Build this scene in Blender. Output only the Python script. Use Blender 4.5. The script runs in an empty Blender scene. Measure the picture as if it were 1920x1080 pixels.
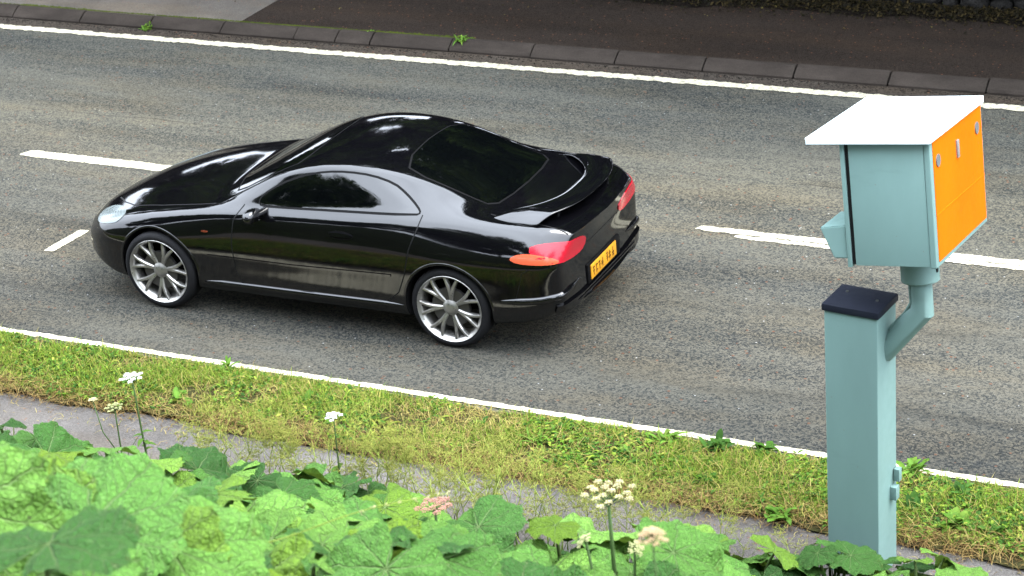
import bpy, bmesh, math, random
import numpy as np
from mathutils import Vector, Matrix
from mathutils.bvhtree import BVHTree
from mathutils.geometry import delaunay_2d_cdt

rng = random.Random(7)
nrg = np.random.default_rng(11)
R = math.radians
SC = bpy.context.scene
COL = SC.collection

# ------------------------------------------------------------------ camera
cd = bpy.data.cameras.new('camera')
cam = bpy.data.objects.new('camera', cd)
COL.objects.link(cam)
cd.sensor_width = 36.0
cd.lens = 4048.86 / 1920 * 36
cd.clip_start = 0.1
cd.clip_end = 3000
FWD = Vector((-0.41806918, 0.80813215, -0.41489828))
RGT = Vector((0.9010661, 0.42688676, -0.07646946))
DWN = Vector((0.11531715, -0.4058203, -0.90664868))
m3 = Matrix((RGT, -DWN, -FWD)).transposed()
cam.matrix_world = Matrix.Translation((0, 0, 6.877)) @ m3.to_4x4()
cd.dof.use_dof = True
cd.dof.focus_distance = 13.6
cd.dof.aperture_fstop = 5.6
SC.camera = cam

# ------------------------------------------------------------------ world, sun, exposure
SUN_EL, SUN_AZ = R(60), R(-22)          # azimuth measured from +X towards -Y
wd = bpy.data.worlds.new('World')
SC.world = wd
wd.use_nodes = True
wn = wd.node_tree.nodes
sky = wn.new('ShaderNodeTexSky')
sky.sky_type = 'NISHITA'
sky.sun_disc = False
sky.sun_elevation = SUN_EL
sky.sun_rotation = math.pi / 2 + SUN_AZ
sky.air_density = 1.0
sky.dust_density = 6.0
sky.ozone_density = 1.0
# a mostly overcast sky: bright grey-white cloud over the clear sky
_tc = wn.new('ShaderNodeTexCoord'); _nz = wn.new('ShaderNodeTexNoise'); _rp = wn.new('ShaderNodeValToRGB'); _mx = wn.new('ShaderNodeMix')
_mx.data_type = 'RGBA'
_nz.inputs['Scale'].default_value = 2.2; _nz.inputs['Detail'].default_value = 6; _nz.inputs['Roughness'].default_value = 0.6
_rp.color_ramp.elements[0].position = 0.30; _rp.color_ramp.elements[0].color = (0.72, 0.72, 0.72, 1)
_rp.color_ramp.elements[1].position = 0.62; _rp.color_ramp.elements[1].color = (1, 1, 1, 1)
_ln = wd.node_tree.links.new
_ln(_tc.outputs['Generated'], _nz.inputs['Vector']); _ln(_nz.outputs['Fac'], _rp.inputs[0]); _ln(_rp.outputs[0], _mx.inputs[0])
# overcast cloud is about three times brighter overhead than at the horizon
_sx = wn.new('ShaderNodeSeparateXYZ'); _el = wn.new('ShaderNodeMapRange'); _cl = wn.new('ShaderNodeMix'); _cl.data_type = 'RGBA'
_ln(_tc.outputs['Generated'], _sx.inputs[0]); _ln(_sx.outputs[2], _el.inputs[0])
_el.inputs[1].default_value = 0.0; _el.inputs[2].default_value = 1.0
_ln(_el.outputs[0], _cl.inputs[0])
_cl.inputs[6].default_value = (5.6, 6.1, 6.9, 1); _cl.inputs[7].default_value = (22.5, 24.6, 28.0, 1)
_ln(_cl.outputs[2], _mx.inputs[7]); _ln(sky.outputs['Color'], _mx.inputs[6])
_ln(_mx.outputs[2], wn['Background'].inputs['Color'])
wn['Background'].inputs['Strength'].default_value = 0.15
sl = bpy.data.lights.new('sun', 'SUN')
sl.energy = 1.5
sl.angle = R(30)
sl.color = (1.0, 0.965, 0.91)
so = bpy.data.objects.new('sun', sl)
COL.objects.link(so)
sd = Vector((math.cos(SUN_EL) * math.cos(SUN_AZ), -math.cos(SUN_EL) * math.sin(SUN_AZ), math.sin(SUN_EL)))
so.rotation_euler = sd.to_track_quat('Z', 'Y').to_euler()
so.location = sd * 50
vs = SC.view_settings
vs.view_transform = 'Standard'
vs.look = 'None'
vs.gamma = 1.0
vs.use_curve_mapping = False
vs.exposure = 1.9

# ------------------------------------------------------------------ material helpers
class NT:
    def __init__(s, name):
        s.m = bpy.data.materials.new(name)
        s.m.use_nodes = True
        s.t = s.m.node_tree
        s.b = s.t.nodes['Principled BSDF']
        s.out = s.t.nodes['Material Output']
    def n(s, typ, **kw):
        nd = s.t.nodes.new('ShaderNode' + typ)
        for k, v in kw.items():
            setattr(nd, k, v)
        return nd
    def l(s, a, b):
        s.t.links.new(a, b)
    def val(s, x, sock):
        if isinstance(x, (int, float)):
            sock.default_value = x
        elif isinstance(x, tuple):
            sock.default_value = x if len(x) == len(sock.default_value) else (*x, 1.0)
        else:
            s.l(x, sock)
    def math(s, op, a, b=0.0, c=None, clamp=False):
        nd = s.n('Math', operation=op, use_clamp=clamp)
        s.val(a, nd.inputs[0]); s.val(b, nd.inputs[1])
        if c is not None:
            s.val(c, nd.inputs[2])
        return nd.outputs[0]
    def mix(s, fac, a, b, mode='MIX'):
        nd = s.n('Mix', data_type='RGBA', blend_type=mode)
        s.val(fac, nd.inputs[0]); s.val(a, nd.inputs[6]); s.val(b, nd.inputs[7])
        return nd.outputs[2]
    def ramp(s, fac, stops, interp='LINEAR'):
        nd = s.n('ValToRGB')
        nd.color_ramp.interpolation = interp
        e = nd.color_ramp.elements
        while len(e) < len(stops):
            e.new(0.5)
        for k, (p, c) in enumerate(stops):
            e[k].position = p
            e[k].color = (*c, 1) if isinstance(c, tuple) else (c, c, c, 1)
        s.l(fac, nd.inputs[0])
        return nd.outputs[0]
    def pos(s, scale=(1, 1, 1), obj=False):
        v = s.n('TexCoord').outputs['Object'] if obj else s.n('NewGeometry').outputs['Position']
        mp = s.n('Mapping')
        mp.inputs['Scale'].default_value = scale
        s.l(v, mp.inputs['Vector'])
        return mp.outputs[0]
    def noise(s, vec, scale, detail=4, rough=0.55, dist=0.0):
        nd = s.n('TexNoise')
        s.l(vec, nd.inputs['Vector'])
        nd.inputs['Scale'].default_value = scale
        nd.inputs['Detail'].default_value = detail
        nd.inputs['Roughness'].default_value = rough
        nd.inputs['Distortion'].default_value = dist
        return nd.outputs['Fac']
    def vor(s, vec, scale, out='Distance', feature='F1'):
        nd = s.n('TexVoronoi', feature=feature)
        s.l(vec, nd.inputs['Vector'])
        nd.inputs['Scale'].default_value = scale
        return nd.outputs[out]
    def bump(s, h, strength=0.4, dist=0.01):
        nd = s.n('Bump')
        nd.inputs['Strength'].default_value = strength
        nd.inputs['Distance'].default_value = dist
        s.l(h, nd.inputs['Height'])
        s.l(nd.outputs[0], s.b.inputs['Normal'])
    def set(s, **kw):
        for k, v in kw.items():
            s.val(v, s.b.inputs[k.replace('_', ' ')])
        return s

def simple(name, col, rough=0.5, metal=0.0, var=0.12, scale=6.0, bump=0.0, obj=True, coat=0.0, spec=0.5):
    """a plain surface with slight, irregular dirt and wear"""
    t = NT(name)
    v = t.pos(obj=obj)
    n = t.noise(v, scale, 6)
    f = t.ramp(n, [(0.3, 1 - var), (0.7, 1 + var * 0.6)])
    t.l(t.mix(1.0, col, f, 'MULTIPLY'), t.b.inputs['Base Color'])
    t.l(t.ramp(t.noise(v, scale * 3, 4), [(0.3, max(0, rough - 0.08)), (0.7, min(1, rough + 0.08))]), t.b.inputs['Roughness'])
    t.set(Metallic=metal, Coat_Weight=coat, Specular_IOR_Level=spec)
    if bump:
        t.bump(t.noise(v, scale * 20, 3), bump, 0.004)
    return t.m

# ---- asphalt
def asphalt(name, dark, light, chipscale, streak=True, warm=(0.16, 0.14, 0.115), cracks=True):
    t = NT(name)
    p = t.pos()
    ch = t.vor(p, chipscale, 'Color')
    sep = t.n('SeparateColor'); t.l(ch, sep.inputs[0])
    grain = t.math('MULTIPLY_ADD', sep.outputs[0], 1.0, t.math('MULTIPLY', t.noise(p, chipscale * 1.7, 2), 0.9))
    grain = t.math('MULTIPLY', grain, 0.55)
    big = t.noise(t.pos((0.22, 1.5, 1)), 1.1, 6, 0.62)
    if streak:
        fac = t.math('ADD', t.math('MULTIPLY', grain, 0.64), t.math('MULTIPLY', big, 0.52))
    else:
        fac = t.math('ADD', t.math('MULTIPLY', grain, 0.35), t.math('MULTIPLY', t.noise(p, 0.9, 7, 0.65), 0.8))
    base = t.ramp(fac, [(0.28, tuple(c * 0.55 for c in dark)), (0.45, dark), (0.62, light), (0.80, tuple(c * 1.35 for c in light))])
    wn_ = t.ramp(t.noise(t.pos((0.35, 1.3, 1)), 1.7, 5, 0.6), [(0.45, 0.0), (0.66, 0.5)])
    base = t.mix(wn_, base, t.mix(1.0, base, tuple(3.1 * c / warm[0] * 0.36 for c in warm), 'MULTIPLY'))
    # lone pale and rusty chips
    pv = t.vor(p, chipscale * 0.42, 'Distance')
    pc = t.n('SeparateColor'); t.l(t.vor(p, chipscale * 0.42, 'Color'), pc.inputs[0])
    spark = t.math('MULTIPLY', t.math('LESS_THAN', pv, 0.2), t.math('GREATER_THAN', pc.outputs[0], 0.983))
    if not cracks: spark = 0.0
    base = t.mix(spark, base, (0.24, 0.235, 0.22))
    rust = t.math('MULTIPLY', t.math('LESS_THAN', pv, 0.36), t.math('GREATER_THAN', pc.outputs[1], 0.965))
    base = t.mix(t.math('MULTIPLY', rust, 0.55), base, (0.12, 0.05, 0.025))
    if cracks:
        # the long construction joint and a few tar smears along the lanes
        sp = t.n('SeparateXYZ'); t.l(t.pos(), sp.inputs[0])
        wob = t.math('MULTIPLY_ADD', t.noise(t.pos((1, 0, 0)), 1.3, 5), 0.22, -0.11)
        for yy, wdt, amt in ((15.95, 0.012, 0.55), (13.55, 0.16, 0.22), (12.35, 0.20, 0.22), (16.55, 0.25, 0.14)):
            d = t.math('ABSOLUTE', t.math('SUBTRACT', t.math('ADD', sp.outputs[1], wob), yy))
            k = t.math('SUBTRACT', 1.0, t.math('DIVIDE', d, wdt), clamp=True)
            k = t.math('MULTIPLY', k, t.ramp(t.noise(t.pos((0.5, 3, 1)), 1.4, 5), [(0.42, 0.0), (0.6, 1.0)]))
            base = t.mix(t.math('MULTIPLY', k, amt * 1.6, clamp=True), base, tuple(c * 0.35 for c in dark))
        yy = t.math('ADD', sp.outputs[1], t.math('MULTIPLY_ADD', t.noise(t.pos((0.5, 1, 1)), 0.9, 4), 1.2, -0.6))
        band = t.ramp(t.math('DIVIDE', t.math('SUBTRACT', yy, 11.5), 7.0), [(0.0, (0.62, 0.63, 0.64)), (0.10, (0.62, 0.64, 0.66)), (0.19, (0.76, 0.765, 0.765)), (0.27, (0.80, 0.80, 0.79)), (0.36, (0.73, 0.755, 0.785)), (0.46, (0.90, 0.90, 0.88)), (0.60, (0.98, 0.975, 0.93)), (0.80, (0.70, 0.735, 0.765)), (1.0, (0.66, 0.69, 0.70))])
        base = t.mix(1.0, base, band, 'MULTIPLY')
    t.l(base, t.b.inputs['Base Color'])
    t.set(Roughness=0.9, Specular_IOR_Level=0.06)
    h = t.math('SUBTRACT', t.math('MULTIPLY', t.noise(p, chipscale * 1.2, 3), 1.0), t.math('MULTIPLY', t.vor(p, chipscale), 0.7))
    t.bump(h, 0.75, 0.010)
    return t.m

M = {}
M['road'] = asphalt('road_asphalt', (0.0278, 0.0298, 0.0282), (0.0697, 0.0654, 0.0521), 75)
M['pave_dark'] = asphalt('dark_footway_asphalt', (0.0068, 0.0050, 0.0037), (0.0152, 0.0112, 0.0084), 95, streak=True, cracks=False)
M['pave_light'] = asphalt('pale_footway_asphalt', (0.0488, 0.0435, 0.0368), (0.0674, 0.0605, 0.0520), 120, streak=False, cracks=False)
M['path'] = asphalt('footpath_asphalt', (0.0569, 0.0526, 0.0482), (0.0827, 0.0766, 0.0705), 100, streak=False, cracks=False)
M['gutter'] = asphalt('gutter_grit', (0.0140, 0.0115, 0.0090), (0.0325, 0.0270, 0.0215), 70, streak=True, cracks=False)

def paint_marking():
    t = NT('road_marking_paint')
    p = t.pos()
    w = t.ramp(t.noise(p, 26, 7, 0.75), [(0.40, 0.0), (0.50, 1.0)])
    c = t.mix(t.noise(p, 5, 5), (0.2921, 0.2655, 0.1830), (0.4303, 0.3983, 0.2866))
    c = t.mix(t.math('MULTIPLY', t.ramp(t.vor(p, 90), [(0.1, 0.0), (0.7, 1.0)]), 0.22), c, (0.2305, 0.2066, 0.1524))
    t.l(t.mix(w, (0.1306, 0.1217, 0.0915), c), t.b.inputs['Base Color'])
    t.set(Roughness=0.7)
    t.bump(t.noise(p, 90, 3), 0.5, 0.006)
    return t.m
M['white_line'] = paint_marking()

def kerb_mat():
    t = NT('kerb_concrete')
    p = t.pos()
    n = t.ramp(t.noise(t.pos((1, 2, 2)), 2.0, 7, 0.65), [(0.3, (0.0137, 0.0110, 0.0088)), (0.7, (0.0294, 0.0238, 0.0193))])
    g = t.ramp(t.noise(p, 110, 3), [(0.3, 0.75), (0.7, 1.15)])
    t.l(t.mix(1.0, n, g, 'MULTIPLY'), t.b.inputs['Base Color'])
    t.set(Roughness=0.9, Specular_IOR_Level=0.08)
    t.bump(t.noise(p, 60, 5), 0.5, 0.008)
    return t.m
M['kerb'] = kerb_mat()

def soil(name, a, b):
    t = NT(name)
    p = t.pos()
    c = t.ramp(t.noise(p, 9, 8, 0.7), [(0.3, a), (0.7, b)])
    t.l(c, t.b.inputs['Base Color'])
    t.set(Roughness=0.95, Specular_IOR_Level=0.03)
    t.bump(t.noise(p, 45, 6), 0.9, 0.03)
    return t.m
M['soil'] = soil('verge_soil', (0.0175, 0.0150, 0.0075), (0.0425, 0.0425, 0.0150))
M['bank'] = soil('bank_soil', (0.0060, 0.0080, 0.0030), (0.0175, 0.0225, 0.0075))
M['shaded_litter_soil'] = soil('shaded_litter_soil', (0.0030, 0.0025, 0.0020), (0.0090, 0.0070, 0.0050))  # litter soil with the deep shade by the wall put into its colour
M['field'] = soil('field_ground', (0.0200, 0.0250, 0.0100), (0.0400, 0.0450, 0.0175))
M['moss'] = soil('moss', (0.0150, 0.0225, 0.0040), (0.0450, 0.0550, 0.0100))

def leafy(name, attr='tint', trans=0.25, rough=0.65, spec=0.08):
    """plant surface coloured by its own per-blade tint"""
    t = NT(name)
    a = t.n('Attribute', attribute_name=attr)
    t.l(a.outputs['Color'], t.b.inputs['Base Color'])
    t.set(Roughness=rough, Specular_IOR_Level=spec)
    if trans:
        tr = t.n('BsdfTranslucent')
        t.l(t.mix(0.35, a.outputs['Color'], (0.1750, 0.2250, 0.0250)), tr.inputs['Color'])
        mx = t.n('MixShader'); mx.inputs[0].default_value = trans
        t.l(t.b.outputs[0], mx.inputs[1]); t.l(tr.outputs[0], mx.inputs[2])
        t.l(mx.outputs[0], t.out.inputs['Surface'])
    return t.m
M['blade'] = leafy('plant_blade')
M['dry'] = leafy('dry_stem', trans=0.1, rough=0.8)

def butterbur_mat():
    t = NT('butterbur_leaf_green')
    uv = t.n('Attribute', attribute_name='leafuv')
    sp = t.n('SeparateXYZ'); t.l(uv.outputs['Vector'], sp.inputs[0])
    x, y = sp.outputs[0], sp.outputs[1]
    r = t.math('SQRT', t.math('ADD', t.math('MULTIPLY', x, x), t.math('MULTIPLY', y, y)))
    wob = t.math('MULTIPLY_ADD', t.noise(uv.outputs['Vector'], 3.0, 3), 0.30, -0.15)
    th = t.math('ADD', t.math('ARCTAN2', x, y), wob)
    dlt = 0.72
    ph = t.math('SUBTRACT', t.math('FLOORED_MODULO', t.math('ADD', th, dlt / 2), dlt), dlt / 2)
    aph = t.math('ABSOLUTE', ph)
    d1 = t.math('MULTIPLY', r, aph)
    wv = t.math('MULTIPLY_ADD', r, -0.016, 0.026)
    v1 = t.math('SUBTRACT', 1.0, t.math('DIVIDE', d1, wv), clamp=True)
    # side veins leaving each main vein
    s = t.math('MULTIPLY', t.math('SUBTRACT', r, t.math('MULTIPLY', aph, 0.85)), 5.5)
    fr = t.math('ABSOLUTE', t.math('SUBTRACT', t.math('FRACT', s), 0.5))
    v2 = t.math('MULTIPLY', t.math('SUBTRACT', 1.0, t.math('DIVIDE', fr, 0.09), clamp=True), 0.55)
    v2 = t.math('MULTIPLY', v2, t.math('GREATER_THAN', r, 0.22))
    cell = t.vor(uv.outputs['Vector'], 17, 'Distance', 'DISTANCE_TO_EDGE')
    v3 = t.math('MULTIPLY', t.math('SUBTRACT', 1.0, t.math('DIVIDE', cell, 0.10), clamp=True), 0.22)
    vein = t.math('MAXIMUM', t.math('MAXIMUM', v1, v2), v3)
    oi = t.n('Attribute', attribute_type='OBJECT', attribute_name='tone')
    base = t.ramp(oi.outputs['Fac'], [(0.0, (0.0138, 0.0519, 0.0087)), (0.25, (0.0338, 0.1014, 0.0160)), (0.55, (0.0710, 0.1690, 0.0263)), (0.85, (0.1075, 0.2164, 0.0340)), (1.0, (0.0902, 0.1577, 0.0087))])
    patch = t.ramp(t.noise(uv.outputs['Vector'], 2.6, 6, 0.65), [(0.3, 0.88), (0.7, 1.08)])
    base = t.mix(1.0, base, patch, 'MULTIPLY')
    holes = t.math('MULTIPLY', t.math('LESS_THAN', t.vor(uv.outputs['Vector'], 2.6), 0.055), 0.85)
    base = t.mix(holes, base, (0.0156, 0.0138, 0.0062))
    edge = t.ramp(t.noise(uv.outputs['Vector'], 7, 4), [(0.55, 0.0), (0.75, 0.5)])
    edge = t.math('MULTIPLY', edge, t.math('GREATER_THAN', r, 0.93))
    base = t.mix(edge, base, (0.0832, 0.0550, 0.0156))
    c = t.mix(t.math('MULTIPLY', vein, 0.60), base, (0.2080, 0.2860, 0.1144))
    t.l(c, t.b.inputs['Base Color'])
    t.set(Roughness=0.6, Specular_IOR_Level=0.12)
    h = t.math('SUBTRACT', t.math('ADD', t.math('MULTIPLY', t.noise(uv.outputs['Vector'], 9, 5), 1.2), t.math('MULTIPLY', cell, 0.30)), t.math('MULTIPLY', vein, 0.55))
    t.bump(h, 1.0, 0.024)
    tr = t.n('BsdfTranslucent')
    t.l(t.mix(0.5, c, (0.1560, 0.2310, 0.0156)), tr.inputs['Color'])
    mx = t.n('MixShader'); mx.inputs[0].default_value = 0.14
    t.l(t.b.outputs[0], mx.inputs[1]); t.l(tr.outputs[0], mx.inputs[2])
    t.l(mx.outputs[0], t.out.inputs['Surface'])
    return t.m
M['butterbur'] = butterbur_mat()
M['stalk'] = simple('leaf_stalk', (0.0650, 0.1000, 0.0300), 0.6, spec=0.1)
M['stem_dark'] = simple('flower_stem', (0.0450, 0.0800, 0.0250), 0.65, spec=0.1)
M['petal_white'] = simple('white_petals', (0.4920, 0.4980, 0.4680), 0.7, var=0.08, spec=0.1)
M['petal_cream'] = simple('cream_buds', (0.3720, 0.3360, 0.1800), 0.75, var=0.2, spec=0.1)
M['petal_green'] = simple('greenish_buds', (0.3000, 0.3120, 0.1440), 0.75, var=0.2, spec=0.1)
M['petal_pink'] = simple('pink_buds', (0.2700, 0.1380, 0.1020), 0.75, var=0.25, scale=40, spec=0.1)
M['petal_buff'] = simple('buff_seeds', (0.3720, 0.2640, 0.1500), 0.8, var=0.25, spec=0.1)

def stone_mat():
    t = NT('wall_stone')
    p = t.pos()
    c = t.ramp(t.noise(p, 5, 8, 0.7), [(0.3, (0.0063, 0.0060, 0.0055)), (0.7, (0.0213, 0.0200, 0.0185))])
    g = t.ramp(t.noise(p, 1.2, 3), [(0.4, 0.6), (0.6, 1.1)])
    t.l(t.mix(1.0, c, g, 'MULTIPLY'), t.b.inputs['Base Color'])
    t.set(Roughness=0.95, Specular_IOR_Level=0.05)
    t.bump(t.noise(p, 28, 6), 0.9, 0.03)
    return t.m
M['stone'] = stone_mat()
MORT_SPEC = 0.03
M['mortar'] = simple('wall_core_earth', (0.005, 0.0045, 0.0037), 0.95, spec=0.03)
M['bark'] = simple('bark', (0.0175, 0.0138, 0.0100), 0.9, bump=0.8)

# grey-green stove paint of the camera
def painted(name, col, rough=0.45, spec=0.22):
    t = NT(name)
    p = t.pos(obj=True)
    f = t.ramp(t.noise(t.pos((1, 1, 0.35), obj=True), 3.0, 7, 0.6), [(0.3, 0.90), (0.72, 1.05)])
    base = t.mix(1.0, col, f, 'MULTIPLY')
    smear = t.ramp(t.noise(t.pos((1, 1, 3), obj=True), 1.6, 5, 0.6), [(0.60, 0.0), (0.74, 0.35)])
    base = t.mix(smear, base, tuple(c * 0.55 for c in col))
    sc = t.math('LESS_THAN', t.vor(p, 14), 0.045)
    base = t.mix(t.math('MULTIPLY', sc, 0.5), base, (0.12, 0.10, 0.07))
    t.set(Specular_IOR_Level=spec)
    t.l(base, t.b.inputs['Base Color'])
    t.l(t.ramp(t.noise(p, 12, 4), [(0.3, rough - 0.08), (0.7, rough + 0.1)]), t.b.inputs['Roughness'])
    t.bump(t.noise(p, 160, 2), 0.10, 0.002)
    return t.m
M['teal'] = painted('grey_green_paint', (0.124, 0.200, 0.184))
M['teal_roof'] = painted('pale_roof_paint', (0.52, 0.60, 0.61), 0.35)
M['orange'] = painted('orange_reflective_paint', (0.48, 0.092, 0.0002), 0.6, 0.06)
M['cap'] = simple('dark_blue_plastic', (0.0108, 0.0126, 0.0192), 0.45, bump=0.1, spec=0.1)
M['steel'] = simple('bright_steel', (0.3720, 0.3720, 0.3720), 0.3, 1.0)
M['handle'] = simple('worn_handle', (0.1800, 0.1740, 0.1650), 0.4, 0.2)
M['zinc'] = simple('pale_grey_lock', (0.1260, 0.1380, 0.1380), 0.4, 0.3)
M['seal'] = simple('black_rubber', (0.002, 0.002, 0.0022), 0.6, spec=0.2)

def car_paint():
    t = NT('black_car_paint')
    p = t.pos(obj=True)
    t.set(Base_Color=(0.0035, 0.0035, 0.0042), Specular_IOR_Level=0.54, Coat_Weight=0.0, Coat_Roughness=0.02)
    t.l(t.ramp(t.noise(p, 4, 5), [(0.3, 0.045), (0.7, 0.085)]), t.b.inputs['Roughness'])
    dust = t.ramp(t.noise(p, 2.2, 6, 0.65), [(0.5, 0.0), (0.8, 0.05)])
    t.l(t.mix(dust, (0.0012, 0.0012, 0.0016), (0.016, 0.015, 0.013)), t.b.inputs['Base Color'])
    return t.m
M['carpaint'] = car_paint()
M['glass'] = simple('tinted_glass', (0.0006, 0.0008, 0.0009), 0.02, spec=0.6, var=0.02)
M['trim'] = simple('black_trim', (0.002, 0.002, 0.0022), 0.6, spec=0.08)
M['under'] = simple('underbody', (0.006, 0.006, 0.006), 0.9, spec=0.1)
M['rubber'] = simple('tyre_rubber', (0.0088, 0.0088, 0.0094), 0.75, bump=0.2, spec=0.1)
M['alloy'] = simple('silver_alloy', (0.2970, 0.2888, 0.2682), 0.34, 0.85, var=0.25, scale=14)
M['disc'] = simple('brake_disc', (0.0660, 0.0633, 0.0605), 0.45, 0.8)
def lens(name, col, em=0.0):
    t = NT(name)
    st = t.n('TexWave', wave_type='BANDS', bands_direction='Z')
    t.l(t.pos(obj=True), st.inputs['Vector'])
    st.inputs['Scale'].default_value = 30
    c = t.mix(t.math('MULTIPLY', st.outputs['Fac'], 0.35), col, tuple(x * 0.5 for x in col))
    t.l(c, t.b.inputs['Base Color'])
    t.set(Roughness=0.2, Coat_Weight=0.1, Specular_IOR_Level=0.35)
    return t.m
M['red_lens'] = lens('red_lens', (0.3100, 0.0050, 0.0150))
M['amber_lens'] = lens('amber_lens', (0.4000, 0.0650, 0.0275))
M['clear_lens'] = lens('clear_lens', (0.1000, 0.1200, 0.1200))
M['plate'] = simple('amber_number_plate', (0.4000, 0.1800, 0.0030), 0.5, var=0.2, scale=20)
M['plate_mark'] = simple('plate_characters', (0.075, 0.032, 0.004), 0.6, spec=0.1)

# ------------------------------------------------------------------ mesh helpers
def link(o, parent=None):
    COL.objects.link(o)
    if parent is not None:
        o.parent = parent
    return o

def mesh_obj(name, verts, faces, mat, parent=None, smooth=True, sharp=None):
    me = bpy.data.meshes.new(name)
    me.from_pydata([tuple(v) for v in verts], [], faces)
    me.update()
    for m in (mat if isinstance(mat, (list, tuple)) else [mat]):
        me.materials.append(m)
    if smooth:
        me.polygons.foreach_set('use_smooth', [True] * len(me.polygons))
        if sharp:
            me.set_sharp_from_angle(angle=R(sharp))
    return link(bpy.data.objects.new(name, me), parent)

def bm_obj(name, bm, mat, parent=None, smooth=False, sharp=None):
    me = bpy.data.meshes.new(name)
    bm.normal_update()
    bm.to_mesh(me); bm.free()
    for m in (mat if isinstance(mat, (list, tuple)) else [mat]):
        me.materials.append(m)
    if smooth:
        me.polygons.foreach_set('use_smooth', [True] * len(me.polygons))
        if sharp:
            me.set_sharp_from_angle(angle=R(sharp))
    return link(bpy.data.objects.new(name, me), parent)

def tag(o, label=None, cat=None, group=None, kind=None):
    if label: o['label'] = label
    if cat: o['category'] = cat
    if group: o['group'] = group
    if kind: o['kind'] = kind
    return o

def thing(name, label, cat, loc=(0, 0, 0), rz=0.0, group=None):
    o = bpy.data.objects.new(name, None)
    o.empty_display_size = 0.1
    o.location = loc
    o.rotation_euler = (0, 0, rz)
    link(o)
    return tag(o, label, cat, group)

def add_box(bm, c, s, mat3=None, bevel=0.0, seg=2):
    g = bmesh.ops.create_cube(bm, size=1.0)
    vs_ = g['verts']
    bmesh.ops.scale(bm, vec=s, verts=vs_)
    if bevel:
        es = list({e for v in vs_ for e in v.link_edges})
        r = bmesh.ops.bevel(bm, geom=es, offset=bevel, segments=seg, affect='EDGES', profile=0.6)
        vs_ = list({v for f in r['faces'] for v in f.verts} | {v for v in vs_ if v.is_valid})
    if mat3 is not None:
        bmesh.ops.transform(bm, matrix=mat3, verts=vs_)
    bmesh.ops.translate(bm, vec=c, verts=vs_)
    return vs_

def add_prism(bm, poly, z0, z1, inset=0.0):
    """polygon in xy extruded from z0 to z1"""
    lo = [bm.verts.new((x, y, z0)) for x, y in poly]
    hi = [bm.verts.new((x, y, z1)) for x, y in poly]
    n = len(poly)
    bm.faces.new(lo[::-1]); bm.faces.new(hi)
    for i in range(n):
        bm.faces.new((lo[i], lo[(i + 1) % n], hi[(i + 1) % n], hi[i]))

def tube_arrays(path, radii, seg=8, V=None, F=None):
    """append a swept tube to V, F"""
    V = [] if V is None else V
    F = [] if F is None else F
    path = [Vector(p) for p in path]
    b0 = len(V)
    up = Vector((0, 0, 1))
    prev = None
    for i, p in enumerate(path):
        d = (path[min(i + 1, len(path) - 1)] - path[max(i - 1, 0)]).normalized()
        if prev is None:
            a = d.cross(up if abs(d.z) < 0.95 else Vector((1, 0, 0))).normalized()
        else:
            a = (prev - d * prev.dot(d)).normalized()
        prev = a
        b = d.cross(a)
        r = radii[i] if isinstance(radii, (list, tuple)) else radii
        for k in range(seg):
            t = 2 * math.pi * k / seg
            V.append(p + (a * math.cos(t) + b * math.sin(t)) * r)
    n = len(path)
    for i in range(n - 1):
        for k in range(seg):
            k2 = (k + 1) % seg
            F.append((b0 + i * seg + k, b0 + i * seg + k2, b0 + (i + 1) * seg + k2, b0 + (i + 1) * seg + k))
    F.append(tuple(b0 + k for k in range(seg))[::-1])
    F.append(tuple(b0 + (n - 1) * seg + k for k in range(seg)))
    return V, F

def lathe(profile, seg=48, axis='Y'):
    """profile [(axial, radius)] spun about Y; closed loop profile"""
    V, F = [], []
    n = len(profile)
    for k in range(seg):
        t = 2 * math.pi * k / seg
        for a, r in profile:
            V.append((r * math.cos(t), a, r * math.sin(t)))
    for k in range(seg):
        k2 = (k + 1) % seg
        for i in range(n - 1):
            F.append((k * n + i, k2 * n + i, k2 * n + i + 1, k * n + i + 1))
    return V, F

def grid_sheet(name, x0, x1, y0, y1, z, mat, nx=2, ny=2, zf=None, jag=None):
    V, F = [], []
    for j in range(ny):
        for i in range(nx):
            x = x0 + (x1 - x0) * i / (nx - 1); y = y0 + (y1 - y0) * j / (ny - 1)
            if jag and (j == 0 or j == ny - 1):
                y += jag(x, j)
            V.append((x, y, z if zf is None else zf(x, y)))
    for j in range(ny - 1):
        for i in range(nx - 1):
            F.append((j * nx + i, j * nx + i + 1, (j + 1) * nx + i + 1, (j + 1) * nx + i))
    o = mesh_obj(name, V, F, mat)
    o['kind'] = 'structure'
    return o

def vnoise(seed):
    r = np.random.default_rng(seed); t = r.random(4096)
    def f(x):
        i = math.floor(x); u = x - i; u = u * u * (3 - 2 * u)
        return (t[i % 4096] * (1 - u) + t[(i + 1) % 4096] * u) * 2 - 1
    return f
na, nb, nc_, ndd = vnoise(1), vnoise(2), vnoise(3), vnoise(4)

# ------------------------------------------------------------------ ground, road, pavements
FOOT, SLOPE = 9.95, 0.56
def bank_z(x, y):
    t = FOOT - y
    if t <= 0:
        return 0.0
    z = SLOPE * t * min(1.0, 0.35 + t * 0.6)
    z = min(z, 5.35 + 0.02 * (-y))
    return z + 0.05 * na(x * 1.3 + y) + 0.05 * nb(y * 1.9 - x * 0.6) + 0.004

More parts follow.
